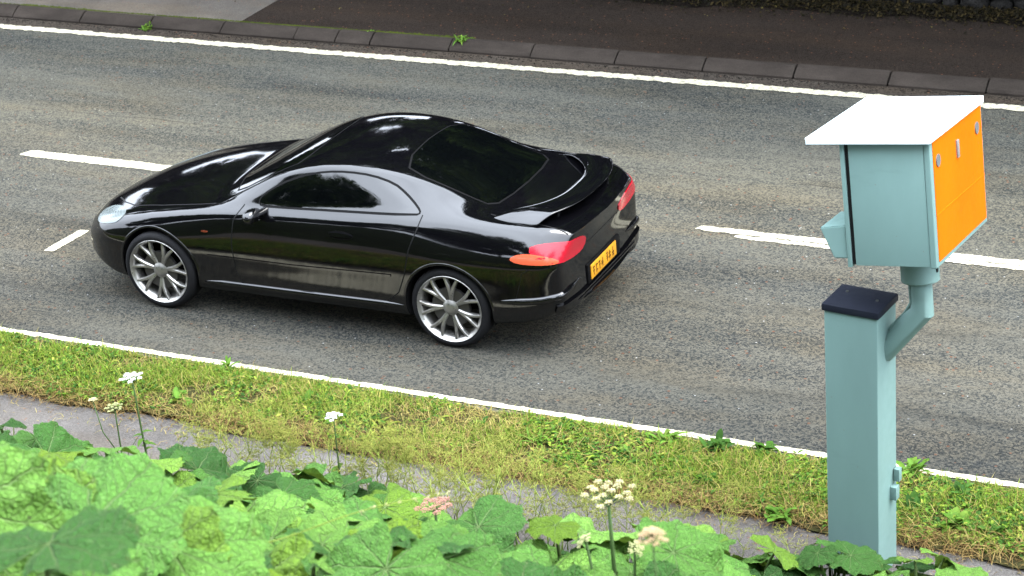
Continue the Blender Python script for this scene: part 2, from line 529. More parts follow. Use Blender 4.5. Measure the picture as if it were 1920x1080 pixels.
g = grid_sheet('ground', -300, 300, -300, 300, -0.03, M['field'])
grid_sheet('road', -90, 90, 11.5, 18.42, 0.0, M['road'])
grid_sheet('gutter', -90, 90, 18.20, 18.42, 0.004, M['gutter'], 900, 2, jag=lambda x, j: 0.02 * na(x * 6) + 0.012 * nb(x * 21) if j == 0 else 0)
grid_sheet('footpath', -90, 90, 9.4, 10.76, 0.0, M['path'])
vg = grid_sheet('verge', -60, 60, 10.70, 11.52, 0.02, M['soil'], 1200, 12,
    zf=lambda x, y: 0.018 + 0.035 * math.sin(max(0, min(1, (y - 10.70) / 0.82)) * math.pi) ** 0.7 + 0.012 * na(x * 3 + y * 5),
    jag=lambda x, j: 0.05 * na(x * 1.3) + 0.035 * nb(x * 5) if j == 0 else 0.02 * nb(x * 4))
grid_sheet('bank', -40, 40, -25, FOOT + 0.05, 0, M['bank'], 160, 90, zf=bank_z)
KT = 0.095
grid_sheet('pavement', -90, 90, 18.55, 20.75, KT, M['pave_dark'])
grid_sheet('pavement_patch', -90, -12.60, 18.56, 20.2, KT + 0.005, M['pave_light'], 60, 2)

def ragged_strip(name, x0, x1, y0, y1, z=0.005, amp=0.010, step=0.02, seed=0):
    n = max(3, int((x1 - x0) / step))
    V, F = [], []
    for i in range(n):
        x = x0 + (x1 - x0) * i / (n - 1)
        e = amp
        V.append((x, y0 + e * (na(x * 17 + seed) * 0.7 + nb(x * 55 + seed) * 0.5), z))
        V.append((x, y1 + e * (nc_(x * 17 + seed) * 0.7 + ndd(x * 55 + seed) * 0.5), z))
    for i in range(n - 1):
        F.append((2 * i, 2 * i + 2, 2 * i + 3, 2 * i + 1))
    o = mesh_obj(name, V, F, M['white_line'])
    o['kind'] = 'structure'
    return o
ragged_strip('edge_line', -60, 40, 18.050, 18.175, 0.008, 0.020)
ragged_strip('edge_line', -60, 40, 11.575, 11.637, 0.008, 0.008, seed=9)
def dash(name, corners, seed=0):
    """a painted dash with slanted, worn ends"""
    (xa, xb, y0, y1, sk) = corners
    n = max(4, int((xb - xa) / 0.012)); V, F = [], []
    for i in range(n):
        u = i / (n - 1)
        e = 0.010
        end = 0.03 * max(0, 1 - min(u, 1 - u) * (n / 6.0))
        for yy, s_, nz in ((y0, 0, na), (y1, sk, nc_)):
            x = xa + (xb - xa) * u + s_
            V.append((x, yy + e * (nz(x * 15 + seed) * 0.7 + nb(x * 60 + seed + yy) * 0.7) + (end if yy == y0 else -end) * 0.6, 0.006))
    for i in range(n - 1):
        F.append((2 * i, 2 * i + 2, 2 * i + 3, 2 * i + 1))
    o = mesh_obj(name, V, F, M['white_line']); o['kind'] = 'structure'
    return o
dash('centre_line', (-12.70, -10.25, 14.79, 14.94, 0.04), 1)
dash('centre_line', (-5.98, -1.6, 14.812, 14.905, 0.03), 2)
dash('centre_line', (-5.62, -1.5, 14.735, 14.802, 0.0), 3)
dash('centre_line', (-19.4, -16.9, 14.79, 14.94, 0.04), 4)
dash('centre_line', (0.9, 3.4, 14.79, 14.94, 0.04), 5)
# the short cross tick in the near lane
V = []; F = []
n = 40
for i in range(n):
    u = i / (n - 1); y = 12.975 + 0.465 * u; x = -11.01 + 0.04 * u
    k = 0.050 if 0 < i < n - 1 else 0.040
    V += [(x - k + 0.006 * na(u * 30), y, 0.006), (x + k + 0.006 * nb(u * 30), y + 0.01, 0.006)]
for i in range(n - 1):
    F.append((2 * i, 2 * i + 1, 2 * i + 3, 2 * i + 2))
tk = mesh_obj('lane_tick', V, F, M['white_line']); tk['kind'] = 'structure'

# kerb: a row of half-battered concrete stones with open joints, one fixed strip
bm = bmesh.new()
joints = [-15.507 + 0.915 * i for i in range(-40, 60)]
extra = -15.507 + 0.915 * 4 + 0.50
joints = sorted(joints + [extra])
for a, b in zip(joints[:-1], joints[1:]):
    g_ = 0.006 + 0.004 * rng.random()
    dz = rng.uniform(-0.006, 0.006); dy = rng.uniform(-0.006, 0.006)
    prof = [(18.40 + dy, -0.03), (18.40 + dy, 0.025), (18.418 + dy, 0.045 + dz), (18.505 + dy, KT + 0.004 + dz), (18.52 + dy, KT + 0.010 + dz), (18.57, KT + 0.010 + dz), (18.57, -0.03)]
    va = [bm.verts.new((a + g_, y, z)) for y, z in prof]
    vb = [bm.verts.new((b - g_, y, z)) for y, z in prof]
    k = len(prof)
    for i in range(k):
        bm.faces.new((va[i], vb[i], vb[(i + 1) % k], va[(i + 1) % k]))
    bm.faces.new(va[::-1]); bm.faces.new(vb)
kb = bm_obj('kerb', bm, M['kerb'], smooth=False)
kb['kind'] = 'structure'
kf = grid_sheet('kerb_bed', -52, 39, 18.41, 18.56, 0.02, M['mortar'], 2, 2, zf=lambda x, y: 0.028 if y < 18.5 else 0.085)

grid_sheet('shaded_soil_strip', -40, 20, 20.08, 20.75, KT + 0.004, M['shaded_litter_soil'], 800, 4, jag=lambda x, j: 0.09 * na(x * 1.1) + 0.05 * nb(x * 4) if j == 0 else 0)  # soil and litter bed, widened and blackened to carry the tree shade
# moss along the back of the kerb and the wet grime line
def lumps(name, n, xr, yf, zf, size, mat, kind='stuff', seed=3, flat=0.5):
    r = random.Random(seed); V, F = [], []
    for _ in range(n):
        x = r.uniform(*xr); y = yf(x, r); s = size * r.uniform(0.5, 1.4)
        b = len(V)
        k = 6
        for q in range(k):
            t = 2 * math.pi * q / k + r.random()
            V.append((x + s * 1.5 * math.cos(t) * r.uniform(0.6, 1), y + s * math.sin(t) * r.uniform(0.6, 1), zf(x, y) - 0.002))
        V.append((x, y, zf(x, y) + s * flat))
        for q in range(k):
            F.append((b + q, b + (q + 1) % k, b + k))
    o = mesh_obj(name, V, F, mat)
    o['kind'] = kind
    return o
o = lumps('moss', 2200, (-17, -9.8), lambda x, r: 18.575 + abs(r.gauss(0, 0.018)) * max(0.2, 0.4 + 0.8 * na(x * 2.3)), lambda x, y: KT + 0.008, 0.012, M['moss'])
tag(o, 'thin band of green moss along the back of the far kerb', 'moss')
o = lumps('road_grit', 1500, (-17, -1), lambda x, r: 18.38 - abs(r.gauss(0, 0.05)), lambda x, y: 0.005, 0.009, M['mortar'], seed=8)
tag(o, 'dark grit and leaf crumbs lying in the far gutter', 'grit')

# ------------------------------------------------------------------ tinted blade fields (grass, straw, litter)
def tint_attr(me, cols):
    a = me.color_attributes.new('tint', 'FLOAT_COLOR', 'POINT')
    arr = np.ones((len(me.vertices), 4), dtype=np.float32)
    arr[:, :3] = np.array(cols) * np.array([0.5, 0.49, 0.34])
    a.data.foreach_set('color', arr.ravel())

def blades(name, n, place, hgt, wid, cols, lean, seed, mat='blade', parent=None):
    """n narrow bent blades as one mesh; place(rng,n)->xyz base"""
    r = np.random.default_rng(seed)
    B = place(r, n)
    n = len(B)
    h = hgt[0] + (hgt[1] - hgt[0]) * r.random(n) ** 1.6
    w = wid * (0.6 + 0.8 * r.random(n))
    az = r.random(n) * 2 * np.pi
    dirv = np.stack([np.cos(az), np.sin(az), np.zeros(n)], 1)
    side = np.stack([-np.sin(az), np.cos(az), np.zeros(n)], 1)
    ln = lean[0] + (lean[1] - lean[0]) * r.random(n)
    V = np.zeros((n, 7, 3))
    for k, (u, wf) in enumerate(((0, 1.0), (0.4, 0.85), (0.75, 0.55))):
        ctr = B + dirv * (h * np.sin(ln) * u ** 1.7)[:, None] + np.array([0, 0, 1.0]) * (h * np.cos(ln * u ** 0.5) * u)[:, None]
        V[:, 2 * k] = ctr - side * (w * wf)[:, None]
        V[:, 2 * k + 1] = ctr + side * (w * wf)[:, None]
    V[:, 6] = B + dirv * (h * np.sin(ln))[:, None] + np.array([0, 0, 1.0]) * (h * np.cos(ln))[:, None]
    base = np.arange(n)[:, None] * 7
    q = np.concatenate([base + np.array([0, 1, 3, 2]), base + np.array([2, 3, 5, 4])], 0)
    t = base + np.array([4, 5, 6])
    me = bpy.data.meshes.new(name)
    me.vertices.add(n * 7)
    me.vertices.foreach_set('co', V.reshape(-1).astype(np.float32))
    nl = q.size + t.size
    me.loops.add(nl)
    me.loops.foreach_set('vertex_index', np.concatenate([q.ravel(), t.ravel()]).astype(np.int32))
    me.polygons.add(len(q) + len(t))
    st = np.concatenate([np.arange(len(q)) * 4, q.size + np.arange(len(t)) * 3]).astype(np.int32)
    me.polygons.foreach_set('loop_start', st)
    me.update(calc_edges=True)
    me.validate()
    cs = np.array(cols)
    ci = r.integers(0, len(cs), n)
    c = cs[ci] * (0.7 + 0.6 * r.random((n, 1)))
    tint_attr(me, np.repeat(c, 7, 0))
    me.materials.append(M[mat])
    return link(bpy.data.objects.new(name, me), parent)

def f2(x, y, s, sd):
    """cheap smooth 2-D noise, vectorised, about 0..1"""
    r = np.random.default_rng(sd)
    v = 0
    for k in range(7):
        a = r.random() * 6.28; fr = s * (0.6 + 1.6 * r.random())
        v = v + np.sin((x * np.cos(a) + y * np.sin(a)) * fr + r.random() * 6.28)
    return 0.5 + v / 7.0
XV = (-12.5, 0.5)
def verge_pts(r, n, keep=None, y0=10.74, y1=11.50):
    x = XV[0] + (XV[1] - XV[0]) * r.random(n); y = y0 + (y1 - y0) * r.random(n)
    if keep is not None:
        k = r.random(n) < keep(x, y); x, y = x[k], y[k]
    return np.stack([x, y, 0.02 + 0.03 * np.sin(np.clip((y - 10.7) / 0.82, 0, 1) * np.pi)], 1)
GR = [(0.12, 0.24, 0.028), (0.19, 0.31, 0.04), (0.26, 0.35, 0.06), (0.09, 0.19, 0.028), (0.32, 0.35, 0.085)]
ST = [(0.34, 0.27, 0.12), (0.42, 0.35, 0.18), (0.28, 0.20, 0.09), (0.24, 0.24, 0.08), (0.38, 0.33, 0.13)]
BR = [(0.17, 0.10, 0.05), (0.24, 0.16, 0.08), (0.12, 0.07, 0.035), (0.34, 0.25, 0.13)]
o = blades('grass', 100000, lambda r, n: verge_pts(r, n, lambda x, y: 0.05 + 1.9 * np.clip(f2(x, y, 7, 5) - 0.15, 0, 1) * (0.3 + 1.2 * f2(x, y, 1.9, 15)) * np.clip((y - 10.72) / 0.25, 0.15, 1)), (0.025, 0.105), 0.0024, GR, (0.3, 1.45), 21)
tag(o, 'short patchy grass on the verge between road and footpath', 'grass', kind='stuff')
o = blades('dry_grass', 36000, lambda r, n: verge_pts(r, n, lambda x, y: 0.10 + 0.9 * (1 - f2(x, y, 2.6, 25)) + 0.5 * (y < 10.92)), (0.03, 0.14), 0.0019, ST, (0.9, 1.55), 22, 'dry')
tag(o, 'yellowed dry grass stems matted through the verge', 'dry grass', kind='stuff')
o = blades('dead_thatch', 9000, lambda r, n: verge_pts(r, n, lambda x, y: np.clip(0.25 + 0.9 * f2(x, y, 2.1, 9), 0, 1), 10.66, 10.88), (0.05, 0.2), 0.0022, BR, (1.25, 1.56), 23, 'dry')
tag(o, 'brown dead thatch lying along the edge of the footpath', 'dead grass', kind='stuff')
def bank_pts(r, n):
    x = -13 + 15 * r.random(n); y = 3.2 + (FOOT - 3.2 + 0.15) * r.random(n)
    z = np.array([bank_z(a, b) for a, b in zip(x, y)])
    return np.stack([x, y, z], 1)
o = blades('bank_grass', 15000, bank_pts, (0.10, 0.34), 0.004, [(0.03, 0.08, 0.012), (0.05, 0.11, 0.02), (0.08, 0.13, 0.025), (0.02, 0.05, 0.01)], (0.2, 1.1), 24)
tag(o, 'rough green undergrowth covering the bank below the big leaves', 'undergrowth', kind='stuff')

# ------------------------------------------------------------------ stone wall across the road
bm = bmesh.new()
def rock(bm, c, s, r):
    g_ = bmesh.ops.create_icosphere(bm, subdivisions=2, radius=1.0)
    ph = [r.uniform(0, 6.28) for _ in range(6)]
    for v in g_['verts']:
        p = v.co.copy()
        m_ = max(abs(p.x), abs(p.y), abs(p.z))
        p = p.lerp(p / m_ * 0.86, 0.62)
        p *= 1 + 0.10 * math.sin(3 * p.x + ph[0]) * math.sin(3 * p.z + ph[1]) + 0.07 * math.sin(6 * p.y + ph[2] + 5 * p.x) + r.uniform(-0.035, 0.035)
        v.co = Vector((p.x * s[0], p.y * s[1], p.z * s[2]))
    rot_ = Matrix.Rotation(r.uniform(-0.12, 0.12), 3, 'Y') @ Matrix.Rotation(r.uniform(-0.2, 0.2), 3, 'Z')
    bmesh.ops.transform(bm, matrix=rot_.to_4x4(), verts=g_['verts'])
    bmesh.ops.translate(bm, vec=c, verts=g_['verts'])
rw = random.Random(5)
z = 0.05
while z < 1.45:
    hh = rw.uniform(0.10, 0.19)
    x = -20.0
    while x < 8:
        w = rw.uniform(0.16, 0.42)
        h_ = hh * rw.uniform(0.85, 1.15)
        rock(bm, (x + w / 2, 20.70 + rw.uniform(-0.03, 0.03) + z * 0.06, z + h_ / 2 + rw.uniform(-0.015, 0.015)), (w * 0.53, 0.16, h_ * 0.56), rw)
        x += w
    z += hh
ws = bm_obj('stone_wall', bm, M['stone'], smooth=True)
tag(ws, 'dark dry stone wall standing beyond the far pavement', 'wall')
bm = bmesh.new(); add_box(bm, (-6, 20.93, 0.7), (28, 0.24, 1.4), bevel=0.03)
bm_obj('wall_core', bm, M['mortar'], ws)
o = blades('leaf_litter', 16000, lambda r, n: np.stack([-16 + 16 * r.random(n), 20.56 - np.abs(r.normal(0, 0.22, n)), np.full(n, KT + 0.004) + 0.02 * r.random(n)], 1), (0.02, 0.07), 0.010, [(0.014, 0.011, 0.007), (0.022, 0.017, 0.009), (0.009, 0.008, 0.006), (0.045, 0.033, 0.016)], (1.1, 1.55), 31, 'dry')
tag(o, 'dark drift of fallen leaves at the foot of the stone wall', 'leaf litter', kind='stuff')

# ------------------------------------------------------------------ broad little leaves
def leaf_fan(V, F, C, base, az, el, L, Wd, col, curl=0.3, nseg=5):
    """one lance-shaped leaf appended to arrays"""
    d = Vector((math.cos(az) * math.cos(el), math.sin(az) * math.cos(el), math.sin(el)))
    s = Vector((-math.sin(az), math.cos(az), 0))
    u = s.cross(d) * -1
    if u.z < 0: u = -u
    b = len(V)
    for k in range(nseg + 1):
        t = k / nseg
        w = Wd * math.sin(math.pi * min(1, 0.08 + t * 0.92)) ** 0.8 * (1 if k < nseg else 0.15)
        c = Vector(base) + d * (L * t) - Vector((0, 0, 1)) * (curl * L * t * t) 
        V += [c - s * w + u * (w * 0.25), c - u * (w * 0.1), c + s * w + u * (w * 0.25)]
        C += [col, tuple(x * 1.15 for x in col), col]
    for k in range(nseg):
        a = b + 3 * k
        F += [(a, a + 1, a + 4, a + 3), (a + 1, a + 2, a + 5, a + 4)]

def weed(name, label, loc, n, L, Wd, cols, el=(0.2, 1.1), group=None, cat='weed', seed=0, spread=0.02):
    r = random.Random(seed)
    V, F, C = [], [], []
    for _ in range(n):
        c = r.choice(cols); k = r.uniform(0.75, 1.25)
        leaf_fan(V, F, C, (r.gauss(0, spread), r.gauss(0, spread), 0), r.uniform(0, 6.283), r.uniform(*el), L * r.uniform(0.6, 1.2), Wd * r.uniform(0.7, 1.2), tuple(x * k for x in c), r.uniform(0.2, 0.7))
    o = mesh_obj(name, V, F, M['blade'])
    tint_attr(o.data, np.array(C))
    o.location = loc
    return tag(o, label, cat, group)

# ------------------------------------------------------------------ the speed camera
def build_speed_camera():
    root = thing('speed_camera', 'grey green roadside speed camera with an orange back door on a square pillar', 'speed camera', (-3.20, 10.42, 0))
    def L(p): return Vector(p) - Vector((-3.20, 10.42, 0))
    t = -0.115
    F_ = Vector((-3.11, 10.30, 0)); e1 = Vector((-math.cos(t), -math.sin(t), 0)); e2 = Vector((-math.sin(t), math.cos(t), 0))
    A, B, ZT = 0.316, 0.261, 1.685
    rm = Matrix((-e1, e2, Vector((0, 0, 1)))).transposed().to_4x4()
    ctr = L(F_ + e1 * A / 2 + e2 * B / 2)
    bm = bmesh.new()
    add_box(bm, ctr + Vector((0, 0, ZT / 2 - 0.1)), (A, B, ZT + 0.2), rm, 0.008, 3)
    pillar = bm_obj('pillar', bm, M['teal'], root, True, 35)
    bm = bmesh.new(); add_box(bm, ctr + Vector((0, 0, ZT + 0.0175)), (A + 0.022, B + 0.022, 0.042), rm, 0.006, 2)
    cap = bm_obj('cap', bm, M['cap'], pillar, True, 35)
    for sx, sy in ((-0.10, 0.055), (0.10, -0.055 + 0.06)):
        V, F = tube_arrays([ctr + rm.to_3x3() @ Vector((sx, sy, ZT + 0.036)), ctr + rm.to_3x3() @ Vector((sx, sy, ZT + 0.044))], 0.009, 10)
        mesh_obj('bolt', V, F, M['steel'], pillar, True, 40)
    # two small lugs on the right face of the pillar
    bm = bmesh.new()
    add_box(bm, L(F_ + e2 * B * 0.72) + Vector((0.016, 0, 0.50)), (0.045, 0.05, 0.085), rm, 0.004)
    add_box(bm, L(F_ + e2 * B * 0.86) + Vector((0.022, 0, 0.60)), (0.035, 0.04, 0.08), rm, 0.004)
    bm_obj('lock_lug', bm, M['teal'], pillar, True, 35)
    # housing frame
    C0 = L((-2.740, 10.160, 2.0975))
    u = Vector((0.99447, -0.02290, 0.10249)); v = Vector((0.03480, 0.99266, -0.11585)); w = Vector((-0.09908, 0.11878, 0.98797))
    a, b, h = 0.4915, 0.9335, 0.6795
    mm = Matrix((u, v, w)).transposed().to_4x4()
    def H(x, y, z_): return C0 + u * x + v * y + w * z_       # x: <0 along the side towards the lens, y: along the door, z: up
    bm = bmesh.new()
    add_box(bm, H(-a / 2 + 0.004, b / 2, h / 2), (a - 0.080, b, h), mm, 0.006, 2)
    body = bm_obj('housing', bm, M['teal'], root, True, 35)
    bm = bmesh.new(); add_box(bm, H(-a + 0.012, b / 2, h / 2 - 0.004), (0.024, b + 0.012, h + 0.01), mm, 0.005, 2)
    bm_obj('front_panel', bm, M['teal'], root, True, 35)
    bm = bmesh.new(); add_box(bm, H(-a + 0.034, b / 2, h / 2), (0.026, b - 0.012, h - 0.012), mm)
    bm_obj('gasket', bm, M['seal'], body)
    # back door: frame with orange sheet
    bm = bmesh.new(); add_box(bm, H(-0.018, b / 2, h / 2 - 0.004), (0.036, b + 0.008, h + 0.006), mm, 0.010, 3)
    door = bm_obj('door_frame', bm, M['teal'], root, True, 35)
    bm = bmesh.new(); add_box(bm, H(0.0015, b / 2 + 0.008, h / 2 + 0.006), (0.006, b - 0.055, h - 0.03), mm, 0.002, 1)
    add_box(bm, H(0.0046, b / 2 + 0.008, h * 0.40), (0.003, b - 0.057, 0.010), mm, 0.001, 1)
    orange = bm_obj('orange_door', bm, M['orange'], root, True, 35)
    for y_, z_ in ((0.105, 0.555), (0.815, 0.560)):
        V, F = tube_arrays([H(0.003, y_, z_), H(0.010, y_, z_)], 0.034, 20)
        mesh_obj('lock_cover', V, F, M['zinc'], orange, True, 40)
    bm = bmesh.new(); add_box(bm, H(0.010, b * 0.475, 0.535), (0.012, 0.034, 0.098), mm, 0.005, 2)
    hd = bm_obj('handle', bm, M['handle'], orange, True, 40)
    # roof sheet with folded lip, oversailing on the lens side
    bm = bmesh.new()
    add_box(bm, H(-a / 2 - 0.080, b / 2 - 0.012, h + 0.026), (a + 0.189, b + 0.062, 0.010), mm, 0.004, 2)
    add_box(bm, H(-a / 2 - 0.080, -0.041, h + 0.011), (a + 0.183, 0.007, 0.030), mm, 0.002, 1)
    add_box(bm, H(-a / 2 - 0.080, b + 0.016, h + 0.011), (a + 0.183, 0.007, 0.030), mm, 0.002, 1)
    add_box(bm, H(0.012, b / 2 - 0.012, h + 0.011), (0.007, b + 0.045, 0.030), mm, 0.002, 1)
    add_box(bm, H(-a - 0.171, b / 2 - 0.012, h + 0.011), (0.007, b + 0.045, 0.030), mm, 0.002, 1)
    bm_obj('roof', bm, M['teal_roof'], root, True, 35)
    bm = bmesh.new(); add_box(bm, H(-a / 2 - 0.01, b / 2, h + 0.010), (a - 0.07, b - 0.03, 0.022), mm)
    bm_obj('roof_seal', bm, M['seal'], root)
    # lens hood: a tapering box on the front panel
    bm = bmesh.new()
    y0, y1 = 0.01, 0.34
    pts = [(-a, 0.035), (-a - 0.080, 0.035), (-a - 0.150, 0.205), (-a, 0.220)]
    lo = [bm.verts.new(H(x_, y0, z_)) for x_, z_ in pts]
    hi = [bm.verts.new(H(x_, y1, z_ + (0.0 if x_ > -a - 0.01 else 0.0))) for x_, z_ in pts]
    bm.faces.new(lo); bm.faces.new(hi[::-1])
    for i in range(4):
        bm.faces.new((lo[i], hi[i], hi[(i + 1) % 4], lo[(i + 1) % 4]))
    bmesh.ops.recalc_face_normals(bm, faces=bm.faces)
    bmesh.ops.bevel(bm, geom=list(bm.edges), offset=0.006, segments=2, affect='EDGES')
    bm_obj('lens_hood', bm, M['teal'], root, True, 35)
    # collar and bent arm
    cb = H(-0.200, 0.31, 0.0)
    dn = -w
    V, F = tube_arrays([cb + w * 0.004, cb + dn * 0.165, cb + dn * 0.170], [0.105, 0.105, 0.100], 40)
    mesh_obj('collar', V, F, M['teal'], root, True, 40)
    bm = bmesh.new(); add_box(bm, cb + dn * 0.075 + u * 0.103 - v * 0.02, (0.008, 0.02, 0.075), mm, 0.001)
    bm_obj('collar_slot', bm, M['seal'], root)
    el = cb + dn * 0.340
    tgt = ctr + Vector((A * 0.40, 0.02, 1.40))
    k_ = (tgt - el).normalized()
    V, F = tube_arrays([cb + dn * 0.12, el, tgt], [0.062, 0.067, 0.062], 28)
    arm = mesh_obj('arm', V, F, M['teal'], root, True, 30)
    q0 = cb + dn * 0.15 + v * -0.045 - u * 0.035
    side = (tgt - el).normalized()
    up_ = (w - side * w.dot(side)).normalized()
    V, F = tube_arrays([cb + dn * 0.16 - u * 0.05 - v * 0.04, cb + dn * 0.285 - u * 0.05 - v * 0.04, el + side * 0.09 + up_ * 0.062 - v * 0.02, el + side * 0.18 + up_ * 0.066 - v * 0.02, tgt + up_ * 0.066 - v * 0.02], 0.008, 8)
    mesh_obj('cable_conduit', V, F, M['teal'], arm, True, 45)
    return root
build_speed_camera()
# ------------------------------------------------------------------ the car (local: x to the tail from the front axle, y across from the near side, z up)
def key(keys):
    xs = [k[0] for k in keys]; ys = [k[1] for k in keys]
    n = len(xs)
    d = [(ys[i + 1] - ys[i]) / (xs[i + 1] - xs[i]) for i in range(n - 1)]
    m = [d[0]] + [0 if d[i - 1] * d[i] <= 0 else 2 * d[i - 1] * d[i] / (d[i - 1] + d[i]) for i in range(1, n - 1)] + [d[-1]]
    def f(x):
        if x <= xs[0]: return ys[0]
        if x >= xs[-1]: return ys[-1]
        i = max(k for k in range(n) if xs[k] <= x)
        h = xs[i + 1] - xs[i]; t = (x - xs[i]) / h
        return ys[i] * (1 + 2 * t) * (1 - t) ** 2 + h * m[i] * t * (1 - t) ** 2 + ys[i + 1] * t * t * (3 - 2 * t) + h * m[i + 1] * t * t * (t - 1)
    return f

M['repeater'] = lens('dull_amber', (0.10, 0.022, 0.010))
CX0 = Vector((-9.39844, 12.29728, 0.0))
CROT = 0.00891
CY = 0.85                                # centre line
WHEEL_R = 0.315

zb = key([(-.92, .27), (-.7, .19), (0, .165), (2.5, .18), (3.1, .23), (3.43, .33)])
w5 = key([(-.92, .56), (-.84, .66), (-.7, .745), (-.45, .81), (-.2, .842), (0, .850), (.5, .845), (1.2, .855), (2.0, .862), (2.5, .872), (2.9, .866), (3.2, .83), (3.38, .775), (3.45, .70)])
zsh = key([(-.92, .47), (-.84, .52), (-.7, .585), (-.4, .68), (0, .765), (.5, .825), (1, .863), (1.5, .888), (2.3, .912), (2.8, .912), (3.2, .90), (3.38, .86), (3.45, .80)])
w7 = key([(-.92, .50), (-.7, .69), (-.4, .765), (0, .785), (.4, .80), (.8, .825), (1.2, .83), (2.0, .825), (2.5, .79), (2.9, .765), (3.2, .725), (3.45, .60)])
w8 = key([(-.92, .42), (-.7, .60), (-.4, .68), (0, .715), (.5, .735), (1.2, .755), (2.2, .745), (2.7, .72), (3.1, .68), (3.45, .56)])
z8 = key([(-.92, .50), (-.84, .55), (-.7, .61), (-.4, .705), (0, .785), (.35, .84), (.7, .892), (1, .918), (1.5, .945), (2.2, .978), (2.6, .98), (3.0, .962), (3.3, .935), (3.45, .86)])
w10 = key([(-.92, .26), (-.5, .45), (0, .55), (.4, .625), (.55, .655), (.8, .635), (1.1, .612), (1.5, .585), (2.0, .560), (2.4, .535), (2.75, .530), (3.0, .56), (3.45, .43)])
z10 = key([(-.92, .515), (-.84, .565), (-.7, .625), (-.4, .722), (0, .805), (.35, .858), (.52, .885), (.65, .925), (.85, 1.03), (1.05, 1.125), (1.3, 1.205), (1.6, 1.24), (1.9, 1.225), (2.2, 1.165), (2.5, 1.07), (2.8, .985), (3.0, .965), (3.3, .94), (3.45, .87)])
z12 = key([(-.92, .525), (-.84, .585), (-.7, .65), (-.4, .755), (0, .845), (.3, .885), (.46, .905), (.6, .975), (.8, 1.075), (1.05, 1.19), (1.3, 1.275), (1.6, 1.312), (1.9, 1.298), (2.2, 1.235), (2.5, 1.125), (2.8, 1.005), (2.98, .975), (3.3, .955), (3.45, .885)])
stations = [-.92, -.875, -.80, -.66, -.48, -.25, 0, .25, .40, .50, .62, .80, 1.0, 1.2, 1.45, 1.75, 2.0, 2.25, 2.5, 2.7, 2.85, 3.0, 3.2, 3.34, 3.42, 3.45]
sweepf = key([(-.92, .27), (-.66, .13), (-.3, .02), (0, 0), (2.9, 0), (3.2, -.03), (3.45, -.15)])

def section(x):
    a = w5(x); z7, z8_, z10_, z12_ = zsh(x), z8(x), z10(x), z12(x)
    b = zb(x)
    lo = b + 0.012
    def zz(f): return lo + (z7 - lo) * f
    mid = key([(-.92, 0.3), (-.4, .75), (.4, 1), (2.3, 1), (2.9, .8), (3.45, .35)])(x)   # how pronounced the sill and waist are
    hn = key([(-.92, 0), (-.6, .5), (-.2, .8), (.2, .7), (.7, 0), (2.0, 0), (2.6, .8), (3.0, 1), (3.45, .6)])(x)     # how far the wheel haunches round over
    p = [(0, b), (a * .80, b), (a * (.955 + .012 * mid), lo + .008), (a * (.985 - .004 * mid), zz(.18)), (a * (.988 - .012 * mid), zz(.38)),
         (a * (.998), zz(.62)), (a * (.990 + .008 * hn), zz(.83 - .05 * hn)), (w7(x), z7), (w8(x), z8_)]
    # mid side-window
    g9w = (w8(x) + w10(x)) / 2 + 0.016; g9z = (z8_ + z10_) / 2
    p += [(g9w, g9z), (w10(x), z10_), (w10(x) * .64, z10_ + (z12_ - z10_) * .80), (0, z12_)]
    return p

def build_cage():
    V, F = [], []
    rings = []
    for x in stations:
        sec = section(x)
        ids = []
        sw = sweepf(x)
        for i, (w, z_) in enumerate(sec):
            dx = sw * (w / .87) ** 2.4
            # nose leans back towards the bonnet, tail leans forward towards the deck
            if x < -.6: dx += (0.05 if i < 3 else 0)
            ids.append(len(V)); V.append((x + dx, CY - w, z_))
        far = []
        for i, (w, z_) in enumerate(sec):
            if i in (0, 12): far.append(ids[i]); continue
            q = V[ids[i]]
            far.append(len(V)); V.append((q[0], CY + w, q[2]))
        rings.append((ids, far))
    for (a, af), (b, bf) in zip(rings[:-1], rings[1:]):
        for i in range(12):
            F.append((a[i], b[i], b[i + 1], a[i + 1]))
            F.append((af[i + 1], bf[i + 1], bf[i], af[i]))
    for (a, af), flip in ((rings[0], False), (rings[-1], True)):
        for i in range(12):
            f = [a[i], a[i + 1], af[i + 1], af[i]]
            f = list(dict.fromkeys(f))
            F.append(tuple(f[::-1] if flip else f))
    rail = [(ra[k][10], rb[k][10]) for (ra, rb) in zip(rings[:-1], rings[1:]) for k in (0, 1)]
    return V, F, rail

def evaluated(o):
    dg = bpy.context.evaluated_depsgraph_get()
    dg.update()
    me = bpy.data.meshes.new_from_object(o.evaluated_get(dg), depsgraph=dg)
    return me

